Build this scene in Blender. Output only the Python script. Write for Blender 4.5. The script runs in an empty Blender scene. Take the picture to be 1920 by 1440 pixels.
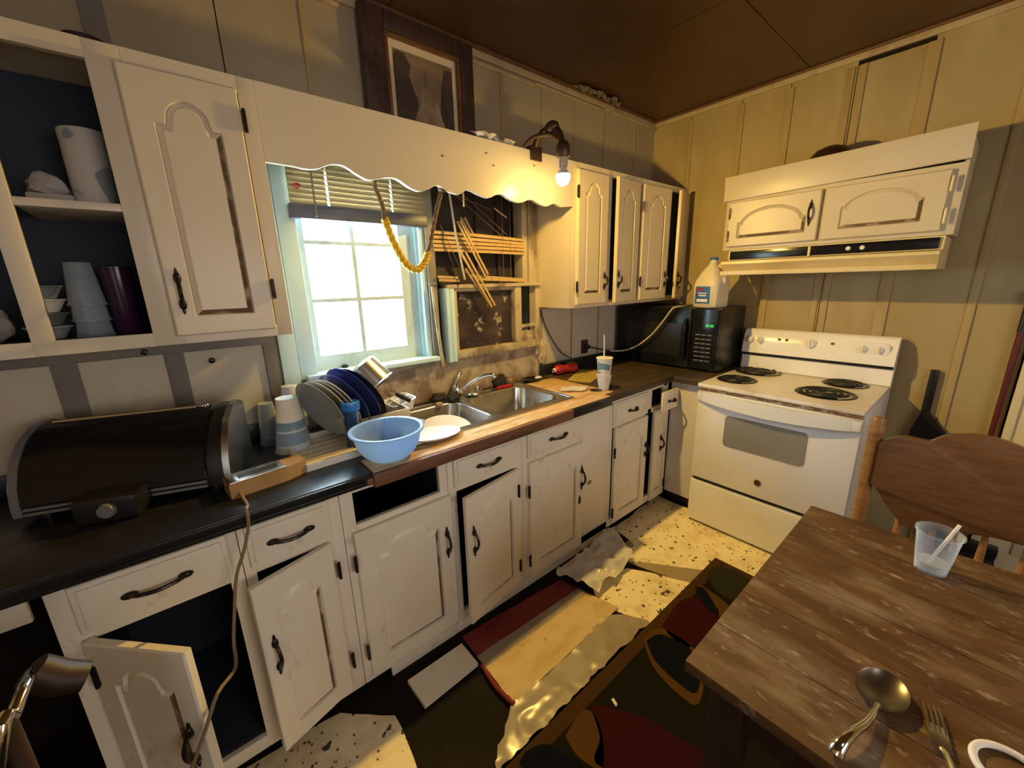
import bpy, bmesh, math, random
from math import sin, cos, pi, radians, sqrt
from mathutils import Vector as V, Matrix as M, noise
random.seed(7)
SC = bpy.context.scene
COL = SC.collection

# ------------------------------------------------------------------ camera
cam_d = bpy.data.cameras.new('camera'); cam = bpy.data.objects.new('camera', cam_d); COL.objects.link(cam)
cam_d.sensor_width = 36.0; cam_d.sensor_fit = 'HORIZONTAL'; cam_d.lens = 745.36 / 1920 * 36.0
cam_d.clip_start = 0.02; cam_d.clip_end = 100
def cam_matrix(loc, yaw, pitch, roll):
    f = V((cos(yaw) * cos(pitch), sin(yaw) * cos(pitch), sin(pitch))); r = V((sin(yaw), -cos(yaw), 0)); u = r.cross(f)
    r2 = cos(roll) * r + sin(roll) * u; u2 = -sin(roll) * r + cos(roll) * u
    return M(((r2.x, u2.x, -f.x, loc[0]), (r2.y, u2.y, -f.y, loc[1]), (r2.z, u2.z, -f.z, loc[2]), (0, 0, 0, 1)))
cam.matrix_world = cam_matrix((-3.0064, -1.8715, 1.5173), 0.8784, -0.2510, -0.0256)
SC.camera = cam

# ------------------------------------------------------------------ daylight, added fill lights, exposure
w = bpy.data.worlds.new('sky'); SC.world = w; w.use_nodes = True
bg = w.node_tree.nodes['Background']; bg.inputs[0].default_value = (0.74, 0.91, 1.0, 1); bg.inputs[1].default_value = 42.0
def area(name, loc, target, size, size_y, power, col):
    d = bpy.data.lights.new(name, 'AREA'); d.shape = 'RECTANGLE'; d.size = size; d.size_y = size_y; d.energy = power; d.color = col
    o = bpy.data.objects.new(name, d); COL.objects.link(o); o.location = loc
    o.rotation_euler = (V(target) - V(loc)).to_track_quat('-Z', 'Y').to_euler(); return o
area('overhead_fill', (-2.2, -3.1, 2.55), (-2.0, -2.6, 0.0), 0.5, 0.5, 4, (1.0, 0.86, 0.70))  # added overhead fill, no lamp fixture there
area('rear_fill', (-2.1, -4.05, 1.45), (-1.8, -0.6, 0.30), 1.6, 0.9, 31, (1.0, 0.92, 0.85))  # added fill from behind the camera; the wall there is closed
area('cool_side_fill', (-4.15, -2.7, 1.3), (-2.0, -1.6, 0.9), 0.8, 1.7, 7, (0.78, 0.87, 1.0))  # added cool fill from the left; that wall has no doorway
SC.view_settings.view_transform = 'Standard'; SC.view_settings.look = 'None'
SC.view_settings.exposure = -0.25; SC.view_settings.gamma = 1.0; SC.view_settings.use_curve_mapping = False
BULB_W = 21.0

# ------------------------------------------------------------------ materials
def mat(name, col, rough=0.5, metal=0.0, layers=(), bump=None, spec=0.5, emit=None, alpha=1.0, trans=0.0, coat=0.0, ior=1.45, sss=0.0):
    """layers: (colour, scale, lo, hi, (sx,sy,sz), detail, amount); bump: (scale, strength, (sx,sy,sz))"""
    m = bpy.data.materials.new(name); m.use_nodes = True; nt = m.node_tree; N = nt.nodes; L = nt.links
    b = N['Principled BSDF']; b.inputs['Roughness'].default_value = rough; b.inputs['Metallic'].default_value = metal
    b.inputs['Specular IOR Level'].default_value = spec; b.inputs['IOR'].default_value = ior
    b.inputs['Alpha'].default_value = alpha; b.inputs['Transmission Weight'].default_value = trans
    b.inputs['Coat Weight'].default_value = coat
    b.inputs['Base Color'].default_value = (*col, 1)
    if emit: b.inputs['Emission Color'].default_value = (*emit[0], 1); b.inputs['Emission Strength'].default_value = emit[1]
    tc = N.new('ShaderNodeTexCoord'); last = None
    for (c, sc, lo, hi, st, det, amt) in layers:
        mp = N.new('ShaderNodeMapping'); mp.inputs['Scale'].default_value = st; mp.inputs['Location'].default_value = (sc * .37 + .1, sc * .11, sc * .23); L.new(tc.outputs['Object'], mp.inputs[0])
        if det < 0:
            t = N.new('ShaderNodeTexVoronoi'); t.inputs['Scale'].default_value = sc; L.new(mp.outputs[0], t.inputs['Vector']); out = t.outputs['Distance']
        else:
            t = N.new('ShaderNodeTexNoise'); t.inputs['Scale'].default_value = sc; t.inputs['Detail'].default_value = det; t.inputs['Roughness'].default_value = 0.6
            L.new(mp.outputs[0], t.inputs['Vector']); out = t.outputs['Fac']
        r = N.new('ShaderNodeMapRange'); r.inputs['From Min'].default_value = lo; r.inputs['From Max'].default_value = hi; r.inputs['To Max'].default_value = amt; L.new(out, r.inputs['Value'])
        mx = N.new('ShaderNodeMix'); mx.data_type = 'RGBA'; L.new(r.outputs[0], mx.inputs[0])
        if last: L.new(last, mx.inputs[6])
        else: mx.inputs[6].default_value = (*col, 1)
        mx.inputs[7].default_value = (*c, 1); last = mx.outputs[2]
    if last: L.new(last, b.inputs['Base Color'])
    if bump:
        mp = N.new('ShaderNodeMapping'); mp.inputs['Scale'].default_value = bump[2]; L.new(tc.outputs['Object'], mp.inputs[0])
        t = N.new('ShaderNodeTexNoise'); t.inputs['Scale'].default_value = bump[0]; t.inputs['Detail'].default_value = 4; L.new(mp.outputs[0], t.inputs['Vector'])
        bp = N.new('ShaderNodeBump'); bp.inputs['Strength'].default_value = bump[1]; bp.inputs['Distance'].default_value = 0.01; L.new(t.outputs['Fac'], bp.inputs['Height']); L.new(bp.outputs[0], b.inputs['Normal'])
    return m
def clear_mat(name, tint, gloss_rough=0.05, opacity=0.25, milk=(0.8, 0.85, 0.9)):
    """thin clear plastic or glass: transparent film plus a glossy and slightly milky reflection"""
    m = bpy.data.materials.new(name); m.use_nodes = True; nt = m.node_tree; N = nt.nodes; L = nt.links
    N.remove(N['Principled BSDF']); o = N['Material Output']
    tr = N.new('ShaderNodeBsdfTransparent'); tr.inputs[0].default_value = (*tint, 1)
    pr = N.new('ShaderNodeBsdfPrincipled'); pr.inputs['Base Color'].default_value = (*milk, 1); pr.inputs['Roughness'].default_value = gloss_rough
    fr = N.new('ShaderNodeLayerWeight'); fr.inputs[0].default_value = 0.5; pw = N.new('ShaderNodeMath'); pw.operation = 'POWER'; pw.inputs[1].default_value = 3.0; L.new(fr.outputs['Facing'], pw.inputs[0])
    mr = N.new('ShaderNodeMapRange'); mr.inputs['To Min'].default_value = opacity; mr.inputs['To Max'].default_value = min(1.0, opacity + 0.7); L.new(pw.outputs[0], mr.inputs['Value'])
    mx = N.new('ShaderNodeMixShader'); L.new(mr.outputs[0], mx.inputs[0]); L.new(tr.outputs[0], mx.inputs[1]); L.new(pr.outputs[0], mx.inputs[2]); L.new(mx.outputs[0], o.inputs[0])
    return m
I1 = (1, 1, 1)
GRIME_SHADE = (0.16, 0.10, 0.05)
MT = {}
MT['paint_hood'] = mat('painted_wood_yellowed', (0.60, 0.53, 0.40), 0.36, layers=[((0.50, 0.41, 0.27), 3, .45, .75, I1, 4, .5)])
MT['paint'] = mat('painted_wood_cream', (0.86, 0.79, 0.67), 0.38, layers=[((0.74, 0.65, 0.51), 3.0, .45, .75, I1, 4, .55), ((0.34, 0.23, 0.12), 7.0, .62, .74, (1, 1, .6), 6, .65)], bump=(60, .05, (1, 1, .25)))
MT['paint_up'] = mat('painted_wood_upper', (0.70, 0.62, 0.50), 0.30, layers=[((0.60, 0.50, 0.37), 2.2, .45, .8, I1, 4, .4)], bump=(40, .05, (1, 1, .3)))
MT['paint_right'] = mat('painted_wood_yellow', (0.79, 0.66, 0.43), 0.32, layers=[((0.66, 0.52, 0.30), 2.4, .45, .8, I1, 4, .4)], bump=(40, .05, (1, 1, .3)))  # yellower than the other upper cabinet paint
MT['paint_white'] = mat('painted_board_white', (0.66, 0.64, 0.70), 0.5, layers=[((0.50, 0.40, 0.28), 5, .55, .8, I1, 4, .6)])
MT['grime_shade'] = mat('groove_grime_and_shade', (0.15, 0.095, 0.05), 0.7, layers=[((0.55, 0.46, 0.34), 14, .52, .68, I1, 3, .8)])  # brown dirt colour, also painted into door grooves as shade
MT['inside'] = mat('cabinet_interior', (0.030, 0.034, 0.045), 0.8)
MT['navy'] = mat('navy_cabinet_interior', (0.016, 0.024, 0.048), 0.7)
MT['iron'] = mat('black_iron', (0.035, 0.030, 0.028), 0.32, 0.75, layers=[((0.20, 0.15, 0.09), 40, .55, .8, I1, 2, .6)])
MT['wall'] = mat('wall_panel_paint', (0.33, 0.275, 0.19), 0.55, layers=[((0.25, 0.19, 0.11), 1.6, .45, .8, (1, 1, .5), 4, .7), ((0.38, 0.33, 0.24), 6, .5, .8, (1, 1, .3), 3, .5)], bump=(25, .06, I1))
MT['wall_low'] = mat('backsplash_panel_paint', (0.54, 0.50, 0.42), 0.5, layers=[((0.40, 0.33, 0.22), 3, .48, .8, (1, 1, .6), 4, .6)], bump=(25, .06, I1))
MT['wall_right'] = mat('wall_panel_paint_yellowed', (0.335, 0.262, 0.132), 0.5, layers=[((0.24, 0.16, 0.06), 1.8, .45, .75, (1, 1, .5), 4, .7), ((0.50, 0.42, 0.25), 5, .5, .8, (1, 1, .3), 3, .5)], bump=(25, .06, I1))
MT['batten'] = mat('wall_batten_grey', (0.17, 0.155, 0.145), 0.55, layers=[((0.25, 0.21, 0.16), 4, .45, .7, I1, 3, .6)])
MT['batten_right'] = mat('wall_batten_cream', (0.36, 0.27, 0.13), 0.5, layers=[((0.26, 0.18, 0.075), 4, .5, .75, (1, 1, .4), 3, .7)])
MT['plaster'] = mat('peeled_plaster', (0.42, 0.34, 0.24), 0.85, layers=[((0.20, 0.13, 0.09), 6, .44, .56, I1, 4, .9), ((0.50, 0.42, 0.30), 11, .55, .68, I1, 4, .8)], bump=(18, .5, I1))
MT['ceiling'] = mat('brown_ceiling', (0.078, 0.036, 0.013), 0.40, layers=[((0.055, 0.026, 0.011), 2.5, .4, .7, I1, 4, .7)], bump=(120, .08, I1))
MT['crown'] = mat('crown_strip_paint', (0.42, 0.34, 0.22), 0.5, layers=[((0.22, 0.13, 0.06), 5, .52, .72, I1, 5, .8)])
MT['crown_dark'] = mat('dark_crown_strip', (0.13, 0.065, 0.035), 0.45)
MT['subfloor'] = mat('dark_subfloor', (0.012, 0.009, 0.007), 0.8, spec=.15, layers=[((0.028, 0.020, 0.013), 5, .5, .75, I1, 5, .8)], bump=(30, .3, I1))
MT['vinyl'] = mat('spotted_vinyl', (0.84, 0.74, 0.50), 0.5, layers=[((0.60, 0.45, 0.24), 9, .45, .7, I1, 5, .8), ((0.03, 0.022, 0.015), 22, .66, .69, (1, 1, .01), 2, .95), ((0.02, 0.015, 0.01), 15, .15, .11, (1, 1.2, .01), -1, .96), ((0.03, 0.02, 0.012), 34, .17, .12, (1, .8, .01), -1, .9)], bump=(30, .15, I1))
MT['seam'] = mat('grey_underlay', (0.30, 0.24, 0.15), 0.7)
MT['counter'] = mat('dark_laminate', (0.014, 0.014, 0.015), 0.28, layers=[((0.042, 0.032, 0.025), 7, .50, .8, (1, 2, 1), 5, .6)], bump=(50, .06, I1))
MT['counter_old'] = mat('worn_brown_laminate', (0.060, 0.040, 0.024), 0.34, layers=[((0.13, 0.09, 0.05), 6, .5, .75, (1, 2, 1), 5, .7)], bump=(50, .06, I1))
MT['rawwood'] = mat('bare_counter_wood', (0.60, 0.37, 0.15), 0.5, layers=[((0.26, 0.13, 0.05), 5, .52, .68, (1, 5, 1), 5, .85), ((0.74, 0.60, 0.42), 11, .48, .66, (1, 4, 1), 3, .7)], bump=(30, .2, (1, 4, 1)))
MT['rawedge'] = mat('bare_wood_edge', (0.20, 0.085, 0.045), 0.45, layers=[((0.07, 0.035, 0.02), 4, .45, .65, (1, 1, 6), 5, .9)], bump=(30, .2, (1, 4, 6)))
MT['steel'] = mat('brushed_steel', (0.58, 0.58, 0.58), 0.27, 1.0, layers=[((0.48, 0.46, 0.43), 12, .45, .7, (1, 1, .2), 4, .6)])
MT['chrome'] = mat('chrome', (0.72, 0.73, 0.76), 0.12, 1.0)
MT['enamel'] = mat('white_enamel', (0.82, 0.82, 0.84), 0.26, layers=[((0.72, 0.66, 0.56), 4, .5, .8, I1, 5, .5)], coat=.2)
MT['enamel_top'] = mat('stained_white_enamel', (0.80, 0.77, 0.74), 0.28, layers=[((0.48, 0.33, 0.18), 4, .50, .72, I1, 6, .65), ((0.12, 0.06, 0.03), 30, .70, .76, I1, 3, .8)])
MT['rust'] = mat('rust_stain', (0.26, 0.12, 0.04), 0.8, layers=[((0.7, 0.6, 0.42), 30, .5, .6, (1, 1, 4), 4, .8)])
MT['ovenglass'] = mat('grey_oven_glass', (0.26, 0.25, 0.24), 0.12, coat=.3)
MT['black'] = mat('black_plastic', (0.012, 0.012, 0.013), 0.3)
MT['blackgloss'] = mat('black_gloss', (0.006, 0.007, 0.010), 0.16, spec=.35)
MT['greyplastic'] = mat('grey_plastic', (0.16, 0.16, 0.165), 0.35)
MT['burnt'] = mat('burnt_drip_bowl', (0.020, 0.014, 0.010), 0.35, .6, layers=[((0.09, 0.05, 0.02), 30, .5, .7, I1, 3, .8)])
MT['coil'] = mat('coil_element', (0.018, 0.016, 0.015), 0.5, .4)
MT['hood'] = mat('cream_hood_enamel', (0.70, 0.58, 0.32), 0.32, layers=[((0.50, 0.36, 0.14), 4, .5, .8, I1, 4, .6)])
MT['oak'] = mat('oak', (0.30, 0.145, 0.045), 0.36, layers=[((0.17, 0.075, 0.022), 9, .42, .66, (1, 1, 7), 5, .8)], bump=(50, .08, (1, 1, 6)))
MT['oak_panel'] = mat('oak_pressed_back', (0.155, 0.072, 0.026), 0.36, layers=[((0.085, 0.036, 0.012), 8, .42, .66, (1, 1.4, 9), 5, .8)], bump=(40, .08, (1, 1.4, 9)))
MT['table'] = mat('worn_table_wood', (0.112, 0.056, 0.020), 0.52, spec=.3, layers=[((0.065, 0.030, 0.012), 5, .42, .66, (5, 1, 1), 6, .8), ((0.27, 0.18, 0.10), 4.5, .50, .74, (3.2, 1, 1), 6, .75), ((0.30, 0.225, 0.145), 3.2, .54, .74, (2.2, .9, 1), 7, .65), ((0.45, 0.36, 0.25), 24, .60, .72, (3, 1, 1), 4, .6)], bump=(40, .12, (6, 1, 1)))
MT['spoonbowl'] = mat('steel_bowl_dark_reflection', (0.22, 0.19, 0.16), 0.30, .95)  # brown ceiling reflection is put into the steel colour
MT['table_dark'] = mat('dark_table_leg', (0.045, 0.024, 0.014), 0.45, layers=[((0.02, 0.01, 0.006), 8, .45, .65, (1, 1, .2), 4, .7)])
MT['walnut'] = mat('dark_frame_wood', (0.055, 0.030, 0.024), 0.38, layers=[((0.028, 0.016, 0.014), 12, .45, .65, (4, 1, 1), 4, .8)])
MT['mat_card'] = mat('picture_mat', (0.62, 0.51, 0.38), 0.8)
MT['slat'] = mat('blind_slat_beige', (0.44, 0.35, 0.20), 0.5, layers=[((0.33, 0.25, 0.13), 8, .45, .7, (1, 4, 4), 3, .6)])
MT['slat_tan'] = mat('blind_slat_tan', (0.58, 0.38, 0.15), 0.45, layers=[((0.36, 0.21, 0.08), 8, .5, .72, (3, 1, 3), 3, .7)])
MT['rail_dark'] = mat('blind_bottom_rail', (0.10, 0.10, 0.13), 0.4, layers=[((0.05, 0.05, 0.07), 30, .4, .7, (.1, 1, 4), 3, .7)])
MT['sash'] = mat('sash_paint_pale_blue', (0.60, 0.74, 0.74), 0.45, layers=[((0.33, 0.37, 0.33), 9, .5, .72, I1, 4, .7)])
MT['jamb'] = mat('jamb_paint_daylight_tint', (0.62, 0.86, 0.95), 0.45, layers=[((0.42, 0.54, 0.56), 4, .55, .8, (1, 1, .5), 5, .8)])  # pale paint with the bluish window light put into its colour
MT['casing'] = mat('casing_grey_paint', (0.30, 0.27, 0.22), 0.6, layers=[((0.16, 0.13, 0.10), 6, .45, .7, (1, 1, .5), 5, .8)])
MT['tornwhite'] = mat('chipped_cream_trim', (0.52, 0.43, 0.26), 0.6, layers=[((0.17, 0.11, 0.06), 7, .50, .60, (1, 1, .5), 5, .8)], bump=(30, .3, I1))
MT['darkboard'] = mat('dark_boarding', (0.032, 0.022, 0.020), 0.5, layers=[((0.085, 0.06, 0.05), 5, .5, .8, (1, 1, .3), 5, .5)])
MT['fleckboard'] = mat('dark_flecked_pane', (0.036, 0.024, 0.026), 0.25, layers=[((0.10, 0.075, 0.06), 9, .45, .75, I1, 5, .8), ((0.45, 0.36, 0.27), 15, .585, .66, I1, 3, .9)])
MT['whiteplastic'] = mat('white_plastic', (0.78, 0.79, 0.80), 0.35)
m_ = bpy.data.materials.new('translucent_plastic'); m_.use_nodes = True; n_ = m_.node_tree.nodes; l_ = m_.node_tree.links; p_ = n_['Principled BSDF']; p_.inputs['Base Color'].default_value = (0.42, 0.64, 1.0, 1); p_.inputs['Roughness'].default_value = .3
t_ = n_.new('ShaderNodeBsdfTranslucent'); t_.inputs[0].default_value = (0.60, 0.80, 1.0, 1); x_ = n_.new('ShaderNodeMixShader'); x_.inputs[0].default_value = .55; l_.new(p_.outputs[0], x_.inputs[1]); l_.new(t_.outputs[0], x_.inputs[2]); l_.new(x_.outputs[0], n_['Material Output'].inputs[0]); MT['bowl'] = m_
MT['foam'] = mat('foam_white', (0.80, 0.76, 0.68), 0.55)
MT['cupblue'] = mat('cup_print_blue', (0.16, 0.28, 0.38), 0.5)
MT['creamplastic'] = mat('cream_plastic', (0.62, 0.54, 0.38), 0.45, layers=[((0.40, 0.30, 0.18), 8, .55, .75, I1, 4, .6)])
MT['plate'] = mat('cream_plate', (0.76, 0.68, 0.52), 0.25)
MT['plateblue'] = mat('cobalt_plate', (0.025, 0.05, 0.30), 0.18, coat=.3)
MT['plategrey'] = mat('grey_plate', (0.34, 0.38, 0.40), 0.2, coat=.3)
MT['platedark'] = mat('dark_plate', (0.035, 0.04, 0.06), 0.2, coat=.3)
MT['bluecap'] = mat('blue_plastic', (0.02, 0.17, 0.55), 0.3)
MT['bluebottle'] = mat('blue_bottle', (0.015, 0.06, 0.17), 0.25, coat=.3)
MT['clear'] = clear_mat('clear_plastic', (0.92, 0.95, 0.98), .08, .14, (.78, .88, 1.0))
MT['smoke'] = clear_mat('smoky_clear_lid', (0.62, 0.70, 0.72), .06, .30, (.45, .5, .52))
MT['film'] = clear_mat('plastic_film', (0.80, 0.78, 0.74), .22, .58, (.88, .83, .78))
MT['glass'] = clear_mat('window_glass', (0.97, 0.99, 1.0), .02, .02)
MT['milkjug'] = mat('milky_jug', (0.74, 0.66, 0.50), 0.35)
MT['milkjug'].node_tree.nodes['Principled BSDF'].inputs['Subsurface Weight'].default_value = 0.3
MT['labelblue'] = mat('label_blue', (0.03, 0.12, 0.42), 0.4)
MT['red'] = mat('red_plastic', (0.42, 0.014, 0.022), 0.25, coat=.3)
MT['redcloth'] = mat('red_print', (0.19, 0.020, 0.022), 0.6, layers=[((0.30, 0.06, 0.04), 6, .5, .75, I1, 4, .7), ((0.12, 0.01, 0.02), 10, .5, .7, I1, 4, .6)])
MT['bagpaper'] = mat('tan_bag_paper', (0.56, 0.42, 0.22), 0.6, layers=[((0.42, 0.27, 0.11), 5, .45, .72, (1, 3, 1), 5, .8), ((0.22, 0.12, 0.06), 20, .68, .74, I1, 3, .6)], bump=(14, .25, I1))
MT['greysheet'] = mat('grey_plastic_sheet', (0.36, 0.31, 0.24), 0.24, layers=[((0.22, 0.18, 0.12), 6, .45, .7, I1, 4, .7)])
MT['yellow'] = mat('yellow_paper', (0.46, 0.36, 0.09), 0.6, layers=[((0.26, 0.18, 0.05), 14, .48, .64, (1, 3, 1), 4, .7)])
MT['rope'] = mat('yellow_rope', (0.85, 0.52, 0.03), 0.6, layers=[((0.50, 0.26, 0.02), 50, .5, .7, I1, 3, .6)])
MT['rope_old'] = mat('frayed_rope_brown', (0.20, 0.12, 0.06), 0.8)
MT['cordtan'] = mat('tan_cord', (0.23, 0.16, 0.10), 0.6)
MT['cordwhite'] = mat('white_cord', (0.58, 0.50, 0.36), 0.45)
MT['cordblack'] = mat('black_cord', (0.02, 0.02, 0.02), 0.5)
MT['woodtray'] = mat('yellowish_wood', (0.44, 0.27, 0.11), 0.45, layers=[((0.24, 0.13, 0.05), 6, .45, .7, (1, 4, 1), 5, .8)])
MT['rugbrown'] = mat('rug_border_brown', (0.055, 0.028, 0.011), 0.95, spec=.05, bump=(300, .3, I1))
MT['rugdark'] = mat('rug_dark_green', (0.011, 0.010, 0.006), 0.95, spec=.05, bump=(300, .3, I1))
MT['rugnavy'] = mat('rug_navy', (0.006, 0.007, 0.014), 0.95, spec=.05, bump=(300, .3, I1))
MT['rugred'] = mat('rug_burgundy', (0.034, 0.006, 0.010), 0.95, spec=.05, bump=(300, .3, I1))
MT['rugolive'] = mat('rug_olive', (0.024, 0.024, 0.012), 0.95, spec=.05, bump=(300, .3, I1))
MT['rugtan'] = mat('rug_ochre', (0.085, 0.042, 0.014), 0.95, spec=.05, bump=(300, .3, I1))
MT['brass'] = mat('aged_brass', (0.17, 0.11, 0.075), 0.36, 0.85)
m_ = bpy.data.materials.new('lit_bulb'); m_.use_nodes = True; n_ = m_.node_tree.nodes; n_.remove(n_['Principled BSDF'])
e_ = n_.new('ShaderNodeEmission'); e_.inputs[0].default_value = (1.0, 0.80, 0.45, 1); e_.inputs[1].default_value = 12; t_ = n_.new('ShaderNodeBsdfTransparent'); a_ = n_.new('ShaderNodeAddShader')
m_.node_tree.links.new(e_.outputs[0], a_.inputs[0]); m_.node_tree.links.new(t_.outputs[0], a_.inputs[1]); m_.node_tree.links.new(a_.outputs[0], n_['Material Output'].inputs[0]); MT['bulb'] = m_
MT['green'] = mat('green_display', (0, 0, 0), 0.5, emit=((0.1, 0.9, 0.15), 1.2))
MT['brownvinyl'] = mat('brown_vinyl', (0.030, 0.013, 0.008), 0.5)
MT['purple'] = mat('purple_tumbler', (0.035, 0.010, 0.038), 0.2)
MT['papertowel'] = mat('paper_towel', (0.50, 0.48, 0.46), 0.9, layers=[((0.14, 0.20, 0.22), 16, .60, .64, I1, 0, .8)])
MT['cloth'] = mat('white_cloth', (0.42, 0.40, 0.40), 0.9)
MT['doorpaint'] = mat('cream_door_paint', (0.60, 0.52, 0.34), 0.45)
MT['redpaint'] = mat('red_handle_paint', (0.085, 0.008, 0.007), 0.35)
MT['sponge'] = mat('dark_scrub', (0.022, 0.018, 0.015), 0.8, bump=(60, .5, I1))
MT['onion'] = mat('brown_skin', (0.20, 0.10, 0.05), 0.35, layers=[((0.10, 0.05, 0.025), 12, .45, .7, I1, 3, .7)])
MT['foil'] = mat('crumpled_foil', (0.36, 0.33, 0.30), 0.25, 0.7)
MT['tin'] = mat('round_black_lid', (0.045, 0.022, 0.012), 0.4, .3)

# ------------------------------------------------------------------ mesh helpers
class G:
    def __init__(s): s.b = bmesh.new(); s.mi = 0
    def _f(s, vs):
        try:
            f = s.b.faces.new(vs); f.material_index = s.mi; return f
        except ValueError: return None
    def box(s, x0, x1, y0, y1, z0, z1, bev=0.0, xf=None):
        if x0 > x1: x0, x1 = x1, x0
        if y0 > y1: y0, y1 = y1, y0
        if z0 > z1: z0, z1 = z1, z0
        if bev:
            bev = min(bev, .45 * min(x1 - x0, y1 - y0, z1 - z0)); t = bmesh.new(); r = bmesh.ops.create_cube(t, size=1)
            for v in t.verts: v.co = V((x0 + (v.co.x + .5) * (x1 - x0), y0 + (v.co.y + .5) * (y1 - y0), z0 + (v.co.z + .5) * (z1 - z0)))
            bmesh.ops.bevel(t, geom=list(t.edges), offset=bev, segments=2, affect='EDGES', profile=.6)
            s.add(t, xf); return s
        vs = [V((x, y, z)) for x in (x0, x1) for y in (y0, y1) for z in (z0, z1)]
        if xf: vs = [xf @ v for v in vs]
        vs = [s.b.verts.new(v) for v in vs]
        for q in ((0, 1, 3, 2), (4, 6, 7, 5), (0, 4, 5, 1), (2, 3, 7, 6), (0, 2, 6, 4), (1, 5, 7, 3)): s._f([vs[i] for i in q])
        return s
    def add(s, t, xf=None):
        m = {}
        for v in t.verts: m[v] = s.b.verts.new(xf @ v.co if xf else v.co)
        for f in t.faces: s._f([m[v] for v in f.verts])
        t.free()
    def tube(s, pts, r, n=10, cap=True):
        pts = [V(p) for p in pts]; k = len(pts); rr = r if isinstance(r, (list, tuple)) else [r] * k
        rings = []; up = None
        for i, p in enumerate(pts):
            d = (pts[min(i + 1, k - 1)] - pts[max(i - 1, 0)])
            if d.length < 1e-9: d = V((0, 0, 1))
            d.normalize()
            if up is None: up = V((0, 0, 1)) if abs(d.z) < .9 else V((1, 0, 0))
            a = d.cross(up); a.normalize(); up = a.cross(d); up.normalize()
            rings.append([s.b.verts.new(p + rr[i] * (cos(2 * pi * j / n) * a + sin(2 * pi * j / n) * up)) for j in range(n)])
        for i in range(k - 1):
            for j in range(n): s._f([rings[i][j], rings[i][(j + 1) % n], rings[i + 1][(j + 1) % n], rings[i + 1][j]])
        if cap: s._f(rings[0][::-1]); s._f(rings[-1])
        return s
    def lathe(s, prof, xf=None, n=28, sx=1, sy=1, mats=None):
        xf = xf or M.Identity(4); rings = []
        for (r, z) in prof:
            if r < 1e-6: rings.append([s.b.verts.new(xf @ V((0, 0, z)))])
            else: rings.append([s.b.verts.new(xf @ V((r * sx * cos(2 * pi * j / n), r * sy * sin(2 * pi * j / n), z))) for j in range(n)])
        for i in range(len(rings) - 1):
            a, b = rings[i], rings[i + 1]
            if mats: s.mi = mats[i]
            for j in range(n):
                k = (j + 1) % n
                if len(a) == 1 and len(b) == 1: continue
                if len(a) == 1: s._f([a[0], b[k], b[j]])
                elif len(b) == 1: s._f([a[j], a[k], b[0]])
                else: s._f([a[j], a[k], b[k], b[j]])
        return s
    def prism(s, poly, fn, d0, d1):
        """poly 2-D outline; fn(u, v, d) -> 3-D point"""
        a = [s.b.verts.new(fn(u, v, d0)) for u, v in poly]; b = [s.b.verts.new(fn(u, v, d1)) for u, v in poly]
        n = len(poly); s._f(a); s._f(b[::-1])
        for i in range(n): s._f([a[i], b[i], b[(i + 1) % n], a[(i + 1) % n]])
        return s
    def sheet(s, c, nx, ny, amp, sc, seed=0, thick=0.0015, edge=.0, flat=0.0):
        """crumpled sheet over the four corners c (in order)"""
        c = [V(p) for p in c]; top = []
        for j in range(ny + 1):
            row = []
            for i in range(nx + 1):
                u, v = i / nx, j / ny
                p = (c[0] * (1 - u) + c[1] * u) * (1 - v) + (c[3] * (1 - u) + c[2] * u) * v
                q = p * sc + V((seed * 3.1, seed * 7.7, seed))
                h = noise.noise(q) + .5 * noise.noise(q * 2.3)
                h = 1 - abs(h) * 2 if flat == 0 else h
                if edge and (i in (0, nx) or j in (0, ny)): p = p + V((noise.noise(q * 3 + V((5, 0, 0))), noise.noise(q * 3 + V((0, 9, 0))), 0)) * edge
                row.append(p + V((0, 0, max(0, amp * (.5 + .5 * h)))))
            top.append(row)
        t = [[s.b.verts.new(p) for p in r] for r in top]; lo = [[s.b.verts.new(p - V((0, 0, thick))) for p in r] for r in top]
        for j in range(ny):
            for i in range(nx):
                s._f([t[j][i], t[j][i + 1], t[j + 1][i + 1], t[j + 1][i]]); s._f([lo[j][i], lo[j + 1][i], lo[j + 1][i + 1], lo[j][i + 1]])
        ring = [(0, i) for i in range(nx)] + [(j, nx) for j in range(ny)] + [(ny, nx - i) for i in range(nx)] + [(ny - j, 0) for j in range(ny)]
        for k in range(len(ring)):
            a, b = ring[k], ring[(k + 1) % len(ring)]; s._f([t[a[0]][a[1]], lo[a[0]][a[1]], lo[b[0]][b[1]], t[b[0]][b[1]]])
        return s
    def ball(s, c, r, sub=2, sc=(1, 1, 1), rough=0.0, seed=0):
        t = bmesh.new(); bmesh.ops.create_icosphere(t, subdivisions=sub, radius=1)
        for v in t.verts:
            k = 1 + rough * noise.noise(v.co * 1.7 + V((seed, seed * 2, 0))); v.co = V(c) + V((v.co.x * sc[0], v.co.y * sc[1], v.co.z * sc[2])) * r * k
        s.add(t); return s
WM = {}
def obj(name, g, m, parent=None, world=True, smooth=38):
    b = g.b if isinstance(g, G) else g
    if parent is not None and world: b.transform(WM[parent.name].inverted())
    bmesh.ops.recalc_face_normals(b, faces=list(b.faces))
    me = bpy.data.meshes.new(name); b.to_mesh(me); b.free()
    for x in (m if isinstance(m, (list, tuple)) else [m]): me.materials.append(MT[x] if isinstance(x, str) else x)
    if smooth:
        me.polygons.foreach_set('use_smooth', [True] * len(me.polygons)); me.set_sharp_from_angle(angle=radians(smooth))
    o = bpy.data.objects.new(name, me); COL.objects.link(o)
    if parent is not None: o.parent = parent; WM[o.name] = WM[parent.name].copy()
    else: WM[o.name] = M.Identity(4)
    return o
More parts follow.
